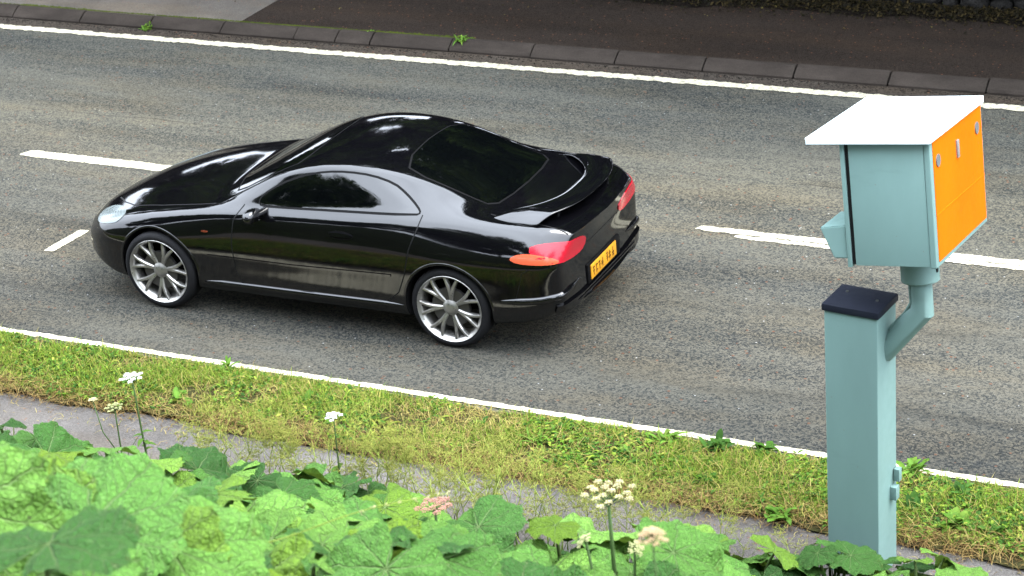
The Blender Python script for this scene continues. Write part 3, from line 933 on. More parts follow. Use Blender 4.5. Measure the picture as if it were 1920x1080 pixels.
def build_car():
    root = thing('car', 'low black two door coupe with a rear spoiler driving along the near lane', 'car', CX0, CROT)
    V, F, rail = build_cage()
    tmp = mesh_obj('body_cage', V, F, M['carpaint'])
    cr = tmp.data.attributes.new('crease_edge', 'FLOAT', 'EDGE')
    rs_ = {tuple(sorted(e)) for e in rail}
    for e in tmp.data.edges:
        if tuple(sorted(e.vertices)) in rs_:
            xm = (tmp.data.vertices[e.vertices[0]].co.x + tmp.data.vertices[e.vertices[1]].co.x) / 2
            cr.data[e.index].value = .55 if .45 < xm < 2.9 else 0.0
    md = tmp.modifiers.new('s', 'SUBSURF'); md.levels = 3; md.render_levels = 3
    me = evaluated(tmp)
    bpy.data.objects.remove(tmp)
    bmx = bmesh.new(); bmx.from_mesh(me)
    bmesh.ops.recalc_face_normals(bmx, faces=bmx.faces)
    bmx.to_mesh(me)
    bvh = BVHTree.FromBMesh(bmx)
    bmx.verts.ensure_lookup_table(); bmx.faces.ensure_lookup_table()
    vn = [v.normal.copy() for v in bmx.verts]
    vco = [v.co.copy() for v in bmx.verts]
    fvs = [[v.index for v in f.verts] for f in bmx.faces]
    bmx.free()
    def smooth_n(fi, p):
        acc = Vector()
        for k in fvs[fi]:
            acc += vn[k] / max(1e-5, (vco[k] - p).length_squared)
        return acc.normalized()
    # wheel wells
    body = bpy.data.objects.new('body', me); link(body, root)
    AR = .352
    bw = bmesh.new(); bw.from_mesh(me)
    for x in (0.0, 2.5):
        def din(v): return math.hypot(v.co.x - x, v.co.z - .318) - AR
        cand = [v for v in bw.verts if abs(v.co.y - CY) > .52 and din(v) < 0]
        cs_ = set(cand)
        kill = [f for f in bw.faces if all(v in cs_ for v in f.verts)]
        bmesh.ops.delete(bw, geom=kill, context='FACES')
        for v in [v for v in cand if v.is_valid]:
            s = 1 if v.co.y > CY else -1
            d_ = Vector((v.co.x - x, 0, v.co.z - .318)).normalized() * AR
            nx, nz = x + d_.x, .318 + d_.z
            h = bvh.ray_cast(Vector((nx, CY + s * 3, nz)), Vector((0, -s, 0)))
            if abs(v.co.y - CY) > .72 and h[0] is not None and abs(h[0].y - CY) > .6:
                v.co = (nx, h[0].y, nz)
            elif abs(v.co.y - CY) > .6:
                v.co = (nx, v.co.y, v.co.z)
    bw.to_mesh(me); bw.free()
    for x in (0.0, 2.5):
        for s in (1, -1):
            V_, F_ = [], []
            n_ = 72
            for i in range(n_):
                a = 2 * math.pi * i / n_
                xx, zz_ = x + AR * math.cos(a), max(.318 + AR * math.sin(a), .19)
                h = bvh.ray_cast(Vector((xx, CY - s * 3, zz_)), Vector((0, s, 0)))
                yo = h[0].y + s * .003 if h[0] is not None else CY - s * .8
                V_ += [(xx, yo, zz_), (xx, CY - s * .53, zz_)]
            for i in range(n_):
                j = (i + 1) % n_
                if max(V_[2 * i][2], V_[2 * j][2]) > .20:
                    F_.append((2 * i, 2 * j, 2 * j + 1, 2 * i + 1))
            F_.append(tuple(2 * i + 1 for i in range(n_)))
            mesh_obj('wheel_well', V_, F_, M['under'], body, False)
    me = body.data
    me.name = 'body'
    me.materials.clear(); me.materials.append(M['carpaint']); me.materials.append(M['under'])
    nrm = []
    for p in me.polygons:
        p.use_smooth = True
        c = p.center
        hit = bvh.find_nearest(c)
        p.material_index = 0
        if c.z < zb(min(3.45, max(-.92, c.x))) + 0.006 and p.normal.z < -.9: p.material_index = 1
    for p in me.polygons:
        for li in p.loop_indices:
            co = me.vertices[me.loops[li].vertex_index].co
            if p.material_index == 0:
                h = bvh.find_nearest(co)
                nrm.append(smooth_n(h[2], h[0]))
            else:
                nrm.append(p.normal.copy())
    me.normals_split_custom_set(nrm)

    def drape(name, poly, org, u, v, d, off, mat, parent, res=.03, smooth_outline=0, thick=.012, ends=None):
        """a panel cut to a 2-D outline and laid on the body surface from direction d"""
        org, u, v, d = Vector(org), Vector(u), Vector(v), Vector(d).normalized()
        P = [Vector(p) for p in poly]
        for _ in range(smooth_outline):
            Q = []
            for i in range(len(P)):
                a, b = P[i], P[(i + 1) % len(P)]
                Q += [a * .75 + b * .25, a * .25 + b * .75]
            P = Q
        out = []
        for i in range(len(P)):
            a, b = P[i], P[(i + 1) % len(P)]
            k = max(1, int((b - a).length / res))
            out += [a.lerp(b, j / k) for j in range(k)]
        n = len(out)
        xs = [p.x for p in out]; ys = [p.y for p in out]
        pts = list(out)
        def inside(x, y):
            c = False
            for i in range(n):
                a, b = out[i], out[i - 1]
                if (a.y > y) != (b.y > y) and x < (b.x - a.x) * (y - a.y) / (b.y - a.y) + a.x: c = not c
            return c
        x = min(xs) + res
        while x < max(xs):
            y = min(ys) + res
            while y < max(ys):
                if inside(x, y) and min((Vector((x, y)) - q).length for q in out) > res * .6:
                    pts.append(Vector((x, y)))
                y += res
            x += res
        r = delaunay_2d_cdt(pts, [], [list(range(n))], 1, 1e-5)
        co, fs = r[0], r[2]
        V3, N3 = [], []
        for p in co:
            o_ = org + u * p.x + v * p.y
            h = bvh.ray_cast(o_ - d * 4, d)
            if h[0] is None:
                h = bvh.find_nearest(o_)
            nn = smooth_n(h[2], h[0])
            V3.append(h[0] + nn * off); N3.append(nn)
        # wall round the edge so the panel has thickness
        cnt = {}
        for f in fs:
            for i in range(len(f)):
                e = (f[i], f[(i + 1) % len(f)]); cnt[tuple(sorted(e))] = cnt.get(tuple(sorted(e)), 0) + 1
        Fs = [tuple(f) for f in fs]
        f0 = Fs[0]; nf = (V3[f0[1]] - V3[f0[0]]).cross(V3[f0[2]] - V3[f0[0]])
        if nf.dot(N3[f0[0]]) < 0: Fs = [f[::-1] for f in Fs]
        low = {}
        top_n = len(Fs)
        for f in list(Fs):
            for i in range(len(f)):
                a, b = f[i], f[(i + 1) % len(f)]
                if cnt[tuple(sorted((a, b)))] == 1:
                    for q in (a, b):
                        if q not in low:
                            low[q] = len(V3); V3.append(V3[q] - N3[q] * (thick + off)); N3.append(N3[q])
                    Fs.append((b, a, low[a], low[b]))
        o_ = mesh_obj(name, V3, Fs, mat, parent)
        ls = []
        for p in o_.data.polygons:
            for li in p.loop_indices:
                ls.append(N3[o_.data.loops[li].vertex_index] if p.index < top_n else p.normal.copy())
        o_.data.normals_split_custom_set(ls)
        return o_

    SIDE = dict(org=(0, 0, 0), u=(1, 0, 0), v=(0, 0, 1), d=(0, 1, 0))
    TOP = dict(org=(0, 0, 0), u=(1, 0, 0), v=(0, 1, 0), d=(0, 0, -1))
    for sgn in (1, -1):
        S = dict(SIDE)
        if sgn < 0: S['d'] = (0, -1, 0)
        win = [(.93, .945), (.95, .985), (1.10, 1.075), (1.28, 1.145), (1.46, 1.183), (1.64, 1.195), (1.84, 1.185), (2.02, 1.145), (2.13, 1.09), (2.24, 1.022), (2.275, .993), (2.245, .988), (1.6, .962), (1.1, .938), (.95, .93)]
        cxw = sum(p[0] for p in win) / len(win); czw = sum(p[1] for p in win) / len(win)
        def grow(poly, k):
            P = [Vector(p) for p in poly]; o_ = []
            for i in range(len(P)):
                t = (P[(i + 1) % len(P)] - P[i - 1]).normalized()
                o_.append(P[i] + Vector((-t.y, t.x)) * k)   # outline runs clockwise
            return o_
        drape('window_seal', grow(win, .014), off=.0015, mat=M['trim'], parent=body, smooth_outline=1, **S)
        drape('side_window', win, off=.004, mat=M['glass'], parent=root, smooth_outline=1, **S)
        # door shut lines
        def strip(name, pts, wd, S=S, off=.0012, mat=M['seal'], res=.02):
            P = [Vector(p) for p in pts]
            l_, r_ = [], []
            for i in range(len(P)):
                t = (P[min(i + 1, len(P) - 1)] - P[max(i - 1, 0)]).normalized(); nn = Vector((-t.y, t.x))
                l_.append(P[i] + nn * wd / 2); r_.append(P[i] - nn * wd / 2)
            return drape(name, l_ + r_[::-1], off=off, mat=mat, parent=body, res=res, thick=.004, **S)
        strip('door_gap', [(.80, .915), (.735, .82), (.70, .62), (.70, .40), (.74, .31), (.86, .285), (1.6, .287), (1.98, .30), (2.10, .40), (2.165, .55), (2.22, .75), (2.28, .90), (2.30, .985)], .009)
        strip('bumper_gap', [(3.02, .40), (3.06, .52), (3.10, .66), (3.16, .70)], .005)
        strip('side_moulding', [(.46, .50), (1.2, .505), (2.05, .53)], .016, mat=M['carpaint'], off=.007)
        P_, R_ = [], []
        for i in range(46):
            u_ = i / 45; x_ = .40 + 1.745 * u_; z_ = .275 + .02 * u_
            h = bvh.ray_cast(Vector((x_, CY - sgn * 3, z_)), Vector((0, sgn, 0)))
            P_.append((x_, h[0].y + sgn * .006, z_)); R_.append(.026 * min(1, .25 + 8 * u_, .25 + 8 * (1 - u_)))
        V_, F_ = tube_arrays(P_, R_, 12)
        mesh_obj('sill_ridge', V_, F_, M['carpaint'], body)
        P_, R_ = [], []
        for i in range(50):
            u_ = i / 49
            an = R(4 + 74 * u_)
            tx = 2.88 + .62 * math.sin(min(math.pi / 2, u_ * 1.9)); ty = .95 if u_ < .5 else .95 - (u_ - .5) * 1.1
            h = bvh.find_nearest(Vector((tx, CY - sgn * ty, .425 + .06 * u_)))
            n2 = smooth_n(h[2], h[0])
            P_.append(h[0] - n2 * .008); R_.append(.030 * min(1, .15 + 5 * u_, .15 + 5 * (1 - u_)))
        V_, F_ = tube_arrays(P_, R_, 12)
        mesh_obj('bumper_ridge', V_, F_, M['carpaint'], body)
        # handle in its recess
        hp = [(1.66 + .105 * math.cos(a), .80 + .033 * math.sin(a)) for a in np.linspace(0, -2 * math.pi, 24, endpoint=False)]
        hb = drape('handle_recess', hp, off=.0015, mat=M['trim'], parent=body, **S)
        hp = [(1.66 + .098 * math.cos(a), .806 + .014 * math.sin(a)) for a in np.linspace(0, -2 * math.pi, 20, endpoint=False)]
        drape('door_handle', hp, off=.018, mat=M['carpaint'], parent=root, res=.012, **S)
        hp = [(.47 + .030 * math.cos(a), .70 + .008 * math.sin(a)) for a in np.linspace(0, -2 * math.pi, 16, endpoint=False)]
        drape('side_repeater', hp, off=.005, mat=M['repeater'], parent=root, **S)
        # headlight seen from the front corner, tail light from the rear corner
        q = .70710678
        D = dict(org=(0, CY, 0), u=(q, sgn * -q * -1 * -1, 0), v=(0, 0, 1), d=(q, sgn * q, 0))
        # head lamp: laid from above
        T = dict(org=(0, CY, 0), u=(1, 0, 0), v=(0, -sgn, 0), d=(0, 0, -1))
        drape('headlight', [(-.72, .42), (-.58, .46), (-.42, .58), (-.32, .70), (-.36, .765), (-.47, .745), (-.61, .68), (-.72, .56)], off=.004, mat=M['clear_lens'], parent=root, smooth_outline=2, **T)
        U = dict(org=(0, CY, 0), u=(q, sgn * q, 0), v=(0, 0, 1), d=(-q, sgn * q, 0))
        # t = (x + s*(y-CY))/sqrt2 , side front -> rear inside
        red = [(1.90, .850), (1.76, .860), (1.655, .835), (1.71, .745), (1.84, .720), (2.06, .675), (2.15, .69), (2.17, .765), (2.07, .82)]
        amb = [(1.70, .80), (1.60, .80), (1.53, .765), (1.58, .735), (1.70, .727), (1.86, .716), (1.85, .75)]
        tl = drape('tail_light', red, off=.006, mat=M['red_lens'], parent=root, smooth_outline=1, **U)
        drape('indicator', amb, off=.0065, mat=M['amber_lens'], parent=tl, smooth_outline=1, **U)
        # mirror
        bm = bmesh.new()
        bmesh.ops.create_uvsphere(bm, u_segments=20, v_segments=12, radius=1)
        for v_ in bm.verts:
            c = v_.co
            c.x = c.x * (.075 if c.x < 0 else .04); c.y *= .095; c.z *= .055
        bmesh.ops.translate(bm, vec=(.97, CY - sgn * .905, .905), verts=bm.verts)
        V_, F_ = tube_arrays([(1.0, CY - sgn * .76, .90), (.98, CY - sgn * .87, .90)], .028, 10)
        base = [bm.verts.new(p) for p in V_]
        for f in F_: bm.faces.new([base[i] for i in f])
        bm_obj('door_mirror', bm, M['carpaint'], root, True, 60)
    # windscreen and rear screen
    ws_ = [(.545, 0), (.56, .3), (.66, .575), (.76, .59), (1.0, .545), (1.16, .505), (1.215, .40), (1.24, .2), (1.245, 0)]
    full = ws_ + [(x, -y) for x, y in ws_[::-1][1:-1]]
    Tc = dict(org=(0, CY, 0), u=(1, 0, 0), v=(0, 1, 0), d=(0, 0, -1))
    def scaled(poly, k):
        c = Vector((sum(p[0] for p in poly) / len(poly), 0))
        return [(p[0] + (k if p[0] > c.x else -k), p[1] + (k if p[1] > 0 else -k)) for p in poly]
    drape('screen_seal', scaled(full, .012), off=.0015, mat=M['trim'], parent=body, **Tc)
    drape('windscreen', full, off=.004, mat=M['glass'], parent=root, **Tc)
    rs = [(2.02, 0), (2.03, .30), (2.08, .45), (2.22, .485), (2.5, .485), (2.70, .485), (2.76, .43), (2.79, .25), (2.80, 0)]
    fullr = rs + [(x, -y) for x, y in rs[::-1][1:-1]]
    drape('screen_seal', scaled(fullr, .012), off=.0015, mat=M['trim'], parent=body, **Tc)
    drape('rear_window', fullr, off=.004, mat=M['glass'], parent=root, **Tc)
    # bonnet and boot shut lines
    def top_strip(name, pts, wd):
        P = [Vector(p) for p in pts]; l_, r_ = [], []
        for i in range(len(P)):
            t = (P[min(i + 1, len(P) - 1)] - P[max(i - 1, 0)]).normalized(); nn = Vector((-t.y, t.x))
            l_.append(P[i] + nn * wd / 2); r_.append(P[i] - nn * wd / 2)
        drape(name, l_ + r_[::-1], off=.0012, mat=M['seal'], parent=body, res=.025, thick=.004, **Tc)
    for s in (1, -1):
        top_strip('bonnet_gap', [(-.66, s * .30), (-.50, s * .46), (-.3, s * .60), (0, s * .66), (.35, s * .69), (.52, s * .70)], .010)
        top_strip('boot_gap', [(2.78, s * .60), (3.0, s * .615), (3.25, s * .60), (3.36, s * .57)], .009)
    # grille opening, lower intake, rear valance lip
    REAR = dict(org=(0, CY, 0), u=(0, 1, 0), v=(0, 0, 1), d=(-1, 0, 0))
    FRONT = dict(org=(0, CY, 0), u=(0, -1, 0), v=(0, 0, 1), d=(1, 0, 0))
    drape('front_intake', [(-.40, .36), (.40, .36), (.46, .30), (.40, .285), (-.40, .285), (-.46, .30)], off=.003, mat=M['under'], parent=root, **FRONT)
    drape('boot_gap', [(-.5, .70), (.5, .70), (.5, .694), (-.5, .694)], off=.0012, mat=M['seal'], parent=body, thick=.004, **REAR)
    # number plate
    pb = bmesh.new()
    hit = bvh.ray_cast(Vector((5, CY, .50)), Vector((-1, 0, 0)))[0]
    px = hit.x + .012
    add_box(pb, (px, CY - .03, .455), (.012, .47, .112), None, .004, 2)
    pl = bm_obj('number_plate', pb, M['plate'], root, True, 40)
    pm = bmesh.new()
    rr = random.Random(4)
    y = -.188
    pm.free()
    for k in range(7):
        if k == 4: y += .04
        pm = bmesh.new()
        yc = CY - .03 + y
        add_box(pm, (px + .0062, yc + rr.uniform(-.008, .008), .455), (.002, .011, .068))
        for _ in range(3):
            add_box(pm, (px + .0064, yc + rr.uniform(-.006, .006), .455 + rr.uniform(-.03, .03)), (.002, rr.uniform(.022, .038), rr.uniform(.007, .012)))
        bm_obj('plate_character', pm, M['plate_mark'], pl)
        y += .052
    pr = bmesh.new(); add_box(pr, (px - .012, CY - .01, .455), (.022, .60, .15), None, .008, 2)
    bm_obj('plate_recess', pr, M['trim'], body, True, 40)
    # little red reflectors low in the rear bumper
    for s in (1, -1):
        drape('rear_reflector', [(s * .60 - .07, .345), (s * .60 + .07, .345), (s * .60 + .07, .315), (s * .60 - .07, .315)], off=.004, mat=M['red_lens'], parent=root, **REAR)
    drape('bumper_lip', [(-.74, .40), (-.4, .372), (.4, .372), (.74, .40), (.74, .352), (.4, .322), (-.4, .322), (-.74, .352)], off=.022, mat=M['carpaint'], parent=root, thick=.0, **REAR)
    # spoiler: an arched wing on two feet flowing down to the boot corners
    V_, F_ = [], []
    nS, prof = 41, [(0, 0), (.03, .020), (.09, .030), (.16, .024), (.215, .010), (.205, -.004), (.10, -.002), (.02, -.012)]
    for i in range(nS):
        s = -1 + 2 * i / (nS - 1)
        w = s * .665
        e = abs(s)
        xb = 3.160 - .46 * e ** 2.8
        drop = max(0, (e - .80) / .20)
        zb_ = 1.018 - .012 * e * e - .062 * drop ** 1.6
        k = 1 + 1.15 * e ** 3
        for (a, b) in prof:
            V_.append((xb + a * k, CY + w, zb_ + b * (1 - .25 * drop)))
    m_ = len(prof)
    for i in range(nS - 1):
        for j in range(m_):
            F_.append((i * m_ + j, i * m_ + (j + 1) % m_, (i + 1) * m_ + (j + 1) % m_, (i + 1) * m_ + j))
    F_.append(tuple(range(m_))[::-1]); F_.append(tuple((nS - 1) * m_ + j for j in range(m_)))
    sp_ = mesh_obj('spoiler', V_, F_, M['carpaint'], root)
    md = sp_.modifiers.new('s', 'SUBSURF'); md.levels = 2; md.render_levels = 2
    for s in (1, -1):
        fb = bmesh.new()
        add_box(fb, (3.16, CY + s * .40, .985), (.13, .03, .09), None, .012, 3)
        bm_obj('spoiler_foot', fb, M['carpaint'], sp_, True, 50)
    # wheel-arch lips
    for x in (0, 2.5):
        for s in (1, -1):
            V_, F_ = [], []
            n_ = 60; cs = 8
            for i in range(n_ + 1):
                a = R(-14) + (math.pi + R(28)) * i / n_
                cx_, cz_ = x + .352 * math.cos(a), .318 + .352 * math.sin(a)
                h = bvh.ray_cast(Vector((x + .365 * math.cos(a), CY - s * 3, .318 + .365 * math.sin(a))), Vector((0, s, 0)))
                y_ = h[0].y if h[0] else CY - s * .8
                for k in range(cs):
                    b = 2 * math.pi * k / cs
                    rr_ = .012 * math.cos(b)
                    V_.append((x + (.358 + rr_) * math.cos(a), y_ + s * .004 + .009 * math.sin(b), .318 + (.358 + rr_) * math.sin(a)))
            for i in range(n_):
                for k in range(cs):
                    F_.append((i * cs + k, i * cs + (k + 1) % cs, (i + 1) * cs + (k + 1) % cs, (i + 1) * cs + k))
            mesh_obj('arch_lip', V_, F_, M['carpaint'], body)
    # wheels
    def make_wheel():
        V_, F_ = lathe([(.035, .0), (.035, .15), (.06, .155), (.06, .0)], 48)
        hub = mesh_obj('wheel', V_, F_, M['disc'], root, True, 40)
        tp = [(.012, .250), (.004, .262), (.000, .276), (.004, .292), (.016, .306), (.030, .3135), (.06, .315), (.10, .3155), (.15, .315), (.185, .3135), (.2, .304), (.212, .285), (.214, .265), (.20, .250)]
        V_, F_ = lathe(tp, 96)
        mesh_obj('tyre', V_, F_, M['rubber'], hub, True, 50)
        V_, F_ = lathe([(.205, .246), (.19, .238), (.10, .220), (.03, .230), (.012, .244), (.003, .2565), (.000, .2585), (.002, .2605), (.012, .260), (.03, .254)], 96)
        # ten pairs of slim spokes, slightly swept
        def spoke(ang, sweep, wi, wo):
            b0 = len(V_)
            ns = 9
            for i in range(ns):
                t = i / (ns - 1)
                r_ = .045 + (.250 - .045) * t
                a = ang + sweep * t ** 1.2
                y_ = .032 - .022 * math.sin(t * math.pi * .62) + .0
                wd = wi + (wo - wi) * t
                er = Vector((math.cos(a), 0, math.sin(a))); et = Vector((-math.sin(a), 0, math.cos(a)))
                c = er * r_ + Vector((0, y_, 0))
                for (k1, k2) in ((-1, .010), (-.55, 0), (.55, 0), (1, .010), (.8, .035), (-.8, .035)):
                    V_.append(c + et * wd * k1 + Vector((0, k2, 0)))
            for i in range(ns - 1):
                for k in range(6):
                    F_.append((b0 + i * 6 + k, b0 + i * 6 + (k + 1) % 6, b0 + (i + 1) * 6 + (k + 1) % 6, b0 + (i + 1) * 6 + k))
        for k in range(7):
            a = 2 * math.pi * k / 7 + .2
            spoke(a, .23, .017, .013); spoke(a, -.21, .017, .013)
        c0 = len(V_)
        Vc, Fc = lathe([(.05, .0), (.012, .0), (.010, .028), (.018, .045), (.030, .062), (.05, .064)], 40)
        V_ += Vc; F_ += [tuple(c0 + q for q in f) for f in Fc]
        mesh_obj('rim', V_, F_, M['alloy'], hub, True, 38)
        return hub
    hub = make_wheel()
    hub.location = (0, 0.0, WHEEL_R)
    kids = list(hub.children)
    for (x, y, rz, ry) in ((2.5, 0, 0, .55), (0, 2 * CY, math.pi, .3), (2.5, 2 * CY, math.pi, .8)):
        c = hub.copy(); COL.objects.link(c); c.parent = root
        c.location = (x, y, WHEEL_R); c.rotation_euler = (0, ry, rz)
        for k in kids:
            d = k.copy(); COL.objects.link(d); d.parent = c
    return root
build_car()

# ------------------------------------------------------------------ butterbur on the bank
def butterbur_mesh(seed):
    r = random.Random(seed)
    NT_, NR = 132, 15
    p = [r.uniform(0, 6.28) for _ in range(9)]
    am = r.uniform(.07, .13); fold = r.uniform(-.05, .16); lob = r.uniform(.03, .06)
    V, UV = [(0, 0, 0)], [(0, 0, 0)]
    for j in range(1, NR + 1):
        q = j / NR
        for i in range(NT_):
            t = -math.pi + 2 * math.pi * i / NT_
            at = abs(t)
            rad = .97 + .10 * math.cos(t) + lob * math.cos(t * 8.7 + .3) + .035 * math.sin(t * 3 + p[0])
            tooth = .030 * (((i * 0.37 + .2 * math.sin(i)) % 1.0) - .5) * 2
            notch = 1.0 if at < 2.72 else max(.10, 1 - ((at - 2.72) / (math.pi - 2.72)) ** .8 * .9)
            rr = rad * notch * q + tooth * q ** 8
            x, y = rr * math.sin(t), rr * math.cos(t)
            z_ = .10 * rr - .17 * rr * rr + am * rr ** 2 * math.sin(3 * t + p[1]) + .055 * rr ** 3 * math.sin(7 * t + p[2])
            z_ += .028 * rr ** 4 * math.sin(17 * t + p[3]) + .022 * math.sin(5.3 * x + p[4]) * math.sin(4.7 * y + p[5])
            z_ += fold * abs(x) - .105 * rr * (.5 + .5 * math.cos(8.727 * t)) * (1 - q * .5)
            z_ += .022 * rr * math.sin(19 * x + p[6]) * math.sin(17 * y + p[7]) + .014 * math.sin(9 * x + p[8]) * math.sin(11 * y)
            V.append((x, y, z_)); UV.append((rr * math.sin(t), rr * math.cos(t), 0))
    F = []
    for i in range(NT_):
        F.append((0, 1 + i, 1 + (i + 1) % NT_))
    for j in range(NR - 1):
        for i in range(NT_):
            a = 1 + j * NT_ + i; b = 1 + j * NT_ + (i + 1) % NT_
            F.append((a, a + NT_, b + NT_, b))
    me = bpy.data.meshes.new('leaf')
    me.from_pydata(V, [], [f[::-1] for f in F])
    me.update()
    me.polygons.foreach_set('use_smooth', [True] * len(me.polygons))
    at = me.attributes.new('leafuv', 'FLOAT_VECTOR', 'POINT')
    at.data.foreach_set('vector', np.array(UV, dtype=np.float32).ravel())
    me.materials.append(M['butterbur'])
    return me
LEAFMESH = [butterbur_mesh(40 + k) for k in range(9)]

def view_ray(px, py):
    v = FWD + RGT * ((px - 960) / 4048.86) + DWN * ((py - 540) / 4048.86)
    return v
def on_plane_y(px, py, Y):
    v = view_ray(px, py); return Vector((0, 0, 6.877)) + v * (Y / v.y)
def on_ground(px, py, z=0.0):
    v = view_ray(px, py); return Vector((0, 0, 6.877)) + v * ((z - 6.877) / v.z)
def on_canopy(px, py, hh):
    v = view_ray(px, py); o = Vector((0, 0, 6.877)); t = 3.0
    while t < 40:
        q = o + v * t
        if q.z < bank_z(q.x, q.y) + hh: return q
        t += 0.02
    return q

def butterbur(px, py, label, n, size, hh=.42, spread=.36, seed=0, tone=(0, 1)):
    c = on_canopy(px, py, hh)
    base = Vector((c.x, c.y, bank_z(c.x, c.y)))
    r = random.Random(seed * 13 + 5)
    root = thing('butterbur_plant', label, 'butterbur', base, 0, 'butterbur plants on the bank')
    for k in range(n):
        a = 2 * math.pi * (k * .382 + r.uniform(-.06, .06)) + seed
        d = spread * math.sqrt((k + .35) / n) * r.uniform(.85, 1.15)
        x, y = d * math.cos(a), d * math.sin(a)
        gz = bank_z(base.x + x, base.y + y) - base.z
        h = hh * (1.15 - .50 * (d / max(.01, spread)) ** 1.5) * r.uniform(.62, 1.25)
        s = size * r.uniform(.55, 1.25)
        L_ = bpy.data.objects.new('leaf', r.choice(LEAFMESH))
        link(L_, root)
        L_['tone'] = tone[0] + (tone[1] - tone[0]) * r.random()
        L_.location = (x, y, gz + h)
        out = a + r.uniform(-.6, .6)
        tilt = R(r.uniform(6, 42)) * (.4 + .8 * d / spread)
        # leaf tip points outward; the whole blade also nods a little downhill
        L_.rotation_euler = (Matrix.Rotation(R(28 if 'closest' in label else -9), 3, 'X') @ Matrix.Rotation(out - math.pi / 2, 3, 'Z') @ Matrix.Rotation(-tilt, 3, 'X') @ Matrix.Rotation(R(r.uniform(-20, 20)), 3, 'Y')).to_euler()
        L_.scale = (s, s * r.uniform(.9, 1.08), s * r.uniform(.8, 1.25))
        p0 = Vector((x * .25, y * .25, bank_z(base.x + x * .25, base.y + y * .25) - base.z - .02))
        p2 = Vector((x, y, gz + h)); p1 = Vector((x * .55, y * .55, (p0.z + p2.z) / 2 + .05))
        V, F = tube_arrays([p0, (p0 + p1) / 2, p1, (p1 + p2) / 2 + Vector((0, 0, .02)), p2], [.011, .010, .009, .008, .006], 7)
        mesh_obj('stalk', V, F, M['stalk'], root)
    return root

BB = [
 (40, 835, 'dark green butterbur clump reaching over the footpath farthest behind the others', 6, .27),
 (150, 885, 'big pale butterbur clump beside the footpath before the cream flower heads', 7, .33),
 (330, 915, 'butterbur clump at the foot of the tall white flower head', 7, .28),
 (520, 905, 'butterbur clump beside the footpath between two white flower heads', 7, .27),
 (690, 925, 'butterbur clump below the small white flower head near thin seed stalks', 6, .23),
 (30, 970, 'pale yellowish butterbur clump next to the closest dark leaf', 6, .32),
 (250, 985, 'butterbur clump in mid bank behind the blurred dark grass tuft', 7, .32),
 (470, 985, 'large pale butterbur clump behind the long arching grass stalk', 7, .33),
 (660, 1010, 'broad butterbur clump behind the pink flower head', 7, .31),
 (870, 1020, 'low butterbur clump between the pink and the cream flower heads', 6, .24),
 (1060, 1050, 'butterbur clump around the stem of the big cream flower head', 7, .28),
 (1240, 1040, 'butterbur clump behind the buff seed ball', 7, .26),
 (1400, 1052, 'butterbur clump beside the footpath short of the grey green pillar', 6, .25),
 (1560, 1060, 'dark crinkled butterbur clump growing against the pillar foot', 7, .22),
 (1720, 1078, 'low butterbur clump in front of the pillar and beyond it', 6, .22),
 (0, 1085, 'closest butterbur clump with a big dark leaf at the near corner of the bank', -7, .22),
 (300, 1075, 'near butterbur clump under the yellow blurred flower head', 7, .32),
 (560, 1080, 'near butterbur clump where the arching grass stalk rises', 7, .31),
 (800, 1085, 'near butterbur clump around the low white flower head', 7, .30),
 (1000, 1100, 'near butterbur clump downhill of the pink flower stem', 6, .30),
 (1190, 1100, 'near butterbur clump under the two drooping flower buds', 6, .28),
]
for k, (px, py, lb, n, s) in enumerate(BB):
    hh = .44 if py > 930 or px < 200 else .36
    if px > 1300: hh = .34
    if 'closest' in lb: hh = .62
    tone = (.0, .35) if 'dark' in lb and 'next' not in lb and 'behind the blurred' not in lb else (.45, 1.0) if 'pale' in lb else (.0, 1.0)
    butterbur(px, py, lb, n + 14, s * .70, hh, .44 if s > .25 else .36, k + 1, tone)

M['parsley'] = simple('yellow_green_stem', (0.21, 0.265, 0.050), 0.7, var=0.3, scale=5, spec=0.05)
# ------------------------------------------------------------------ umbel flowers
def ball(V, F, c, r, sq=.7, rr=None, n=6):
    b = len(V)
    V.append((c[0], c[1], c[2] + r * sq))
    for j in (1, 2):
        ph = math.pi * j / 3
        for i in range(n):
            t = 2 * math.pi * (i + .5 * j) / n
            k = rr.uniform(.85, 1.15) if rr else 1
            V.append((c[0] + r * k * math.sin(ph) * math.cos(t), c[1] + r * k * math.sin(ph) * math.sin(t), c[2] + r * sq * math.cos(ph)))
    V.append((c[0], c[1], c[2] - r * sq))
    for i in range(n):
        i2 = (i + 1) % n
        F.append((b, b + 1 + i, b + 1 + i2))
        F.append((b + 1 + i, b + 1 + n + i, b + 1 + n + i2, b + 1 + i2))
        F.append((b + 1 + n + i, b + 1 + 2 * n, b + 1 + n + i2))

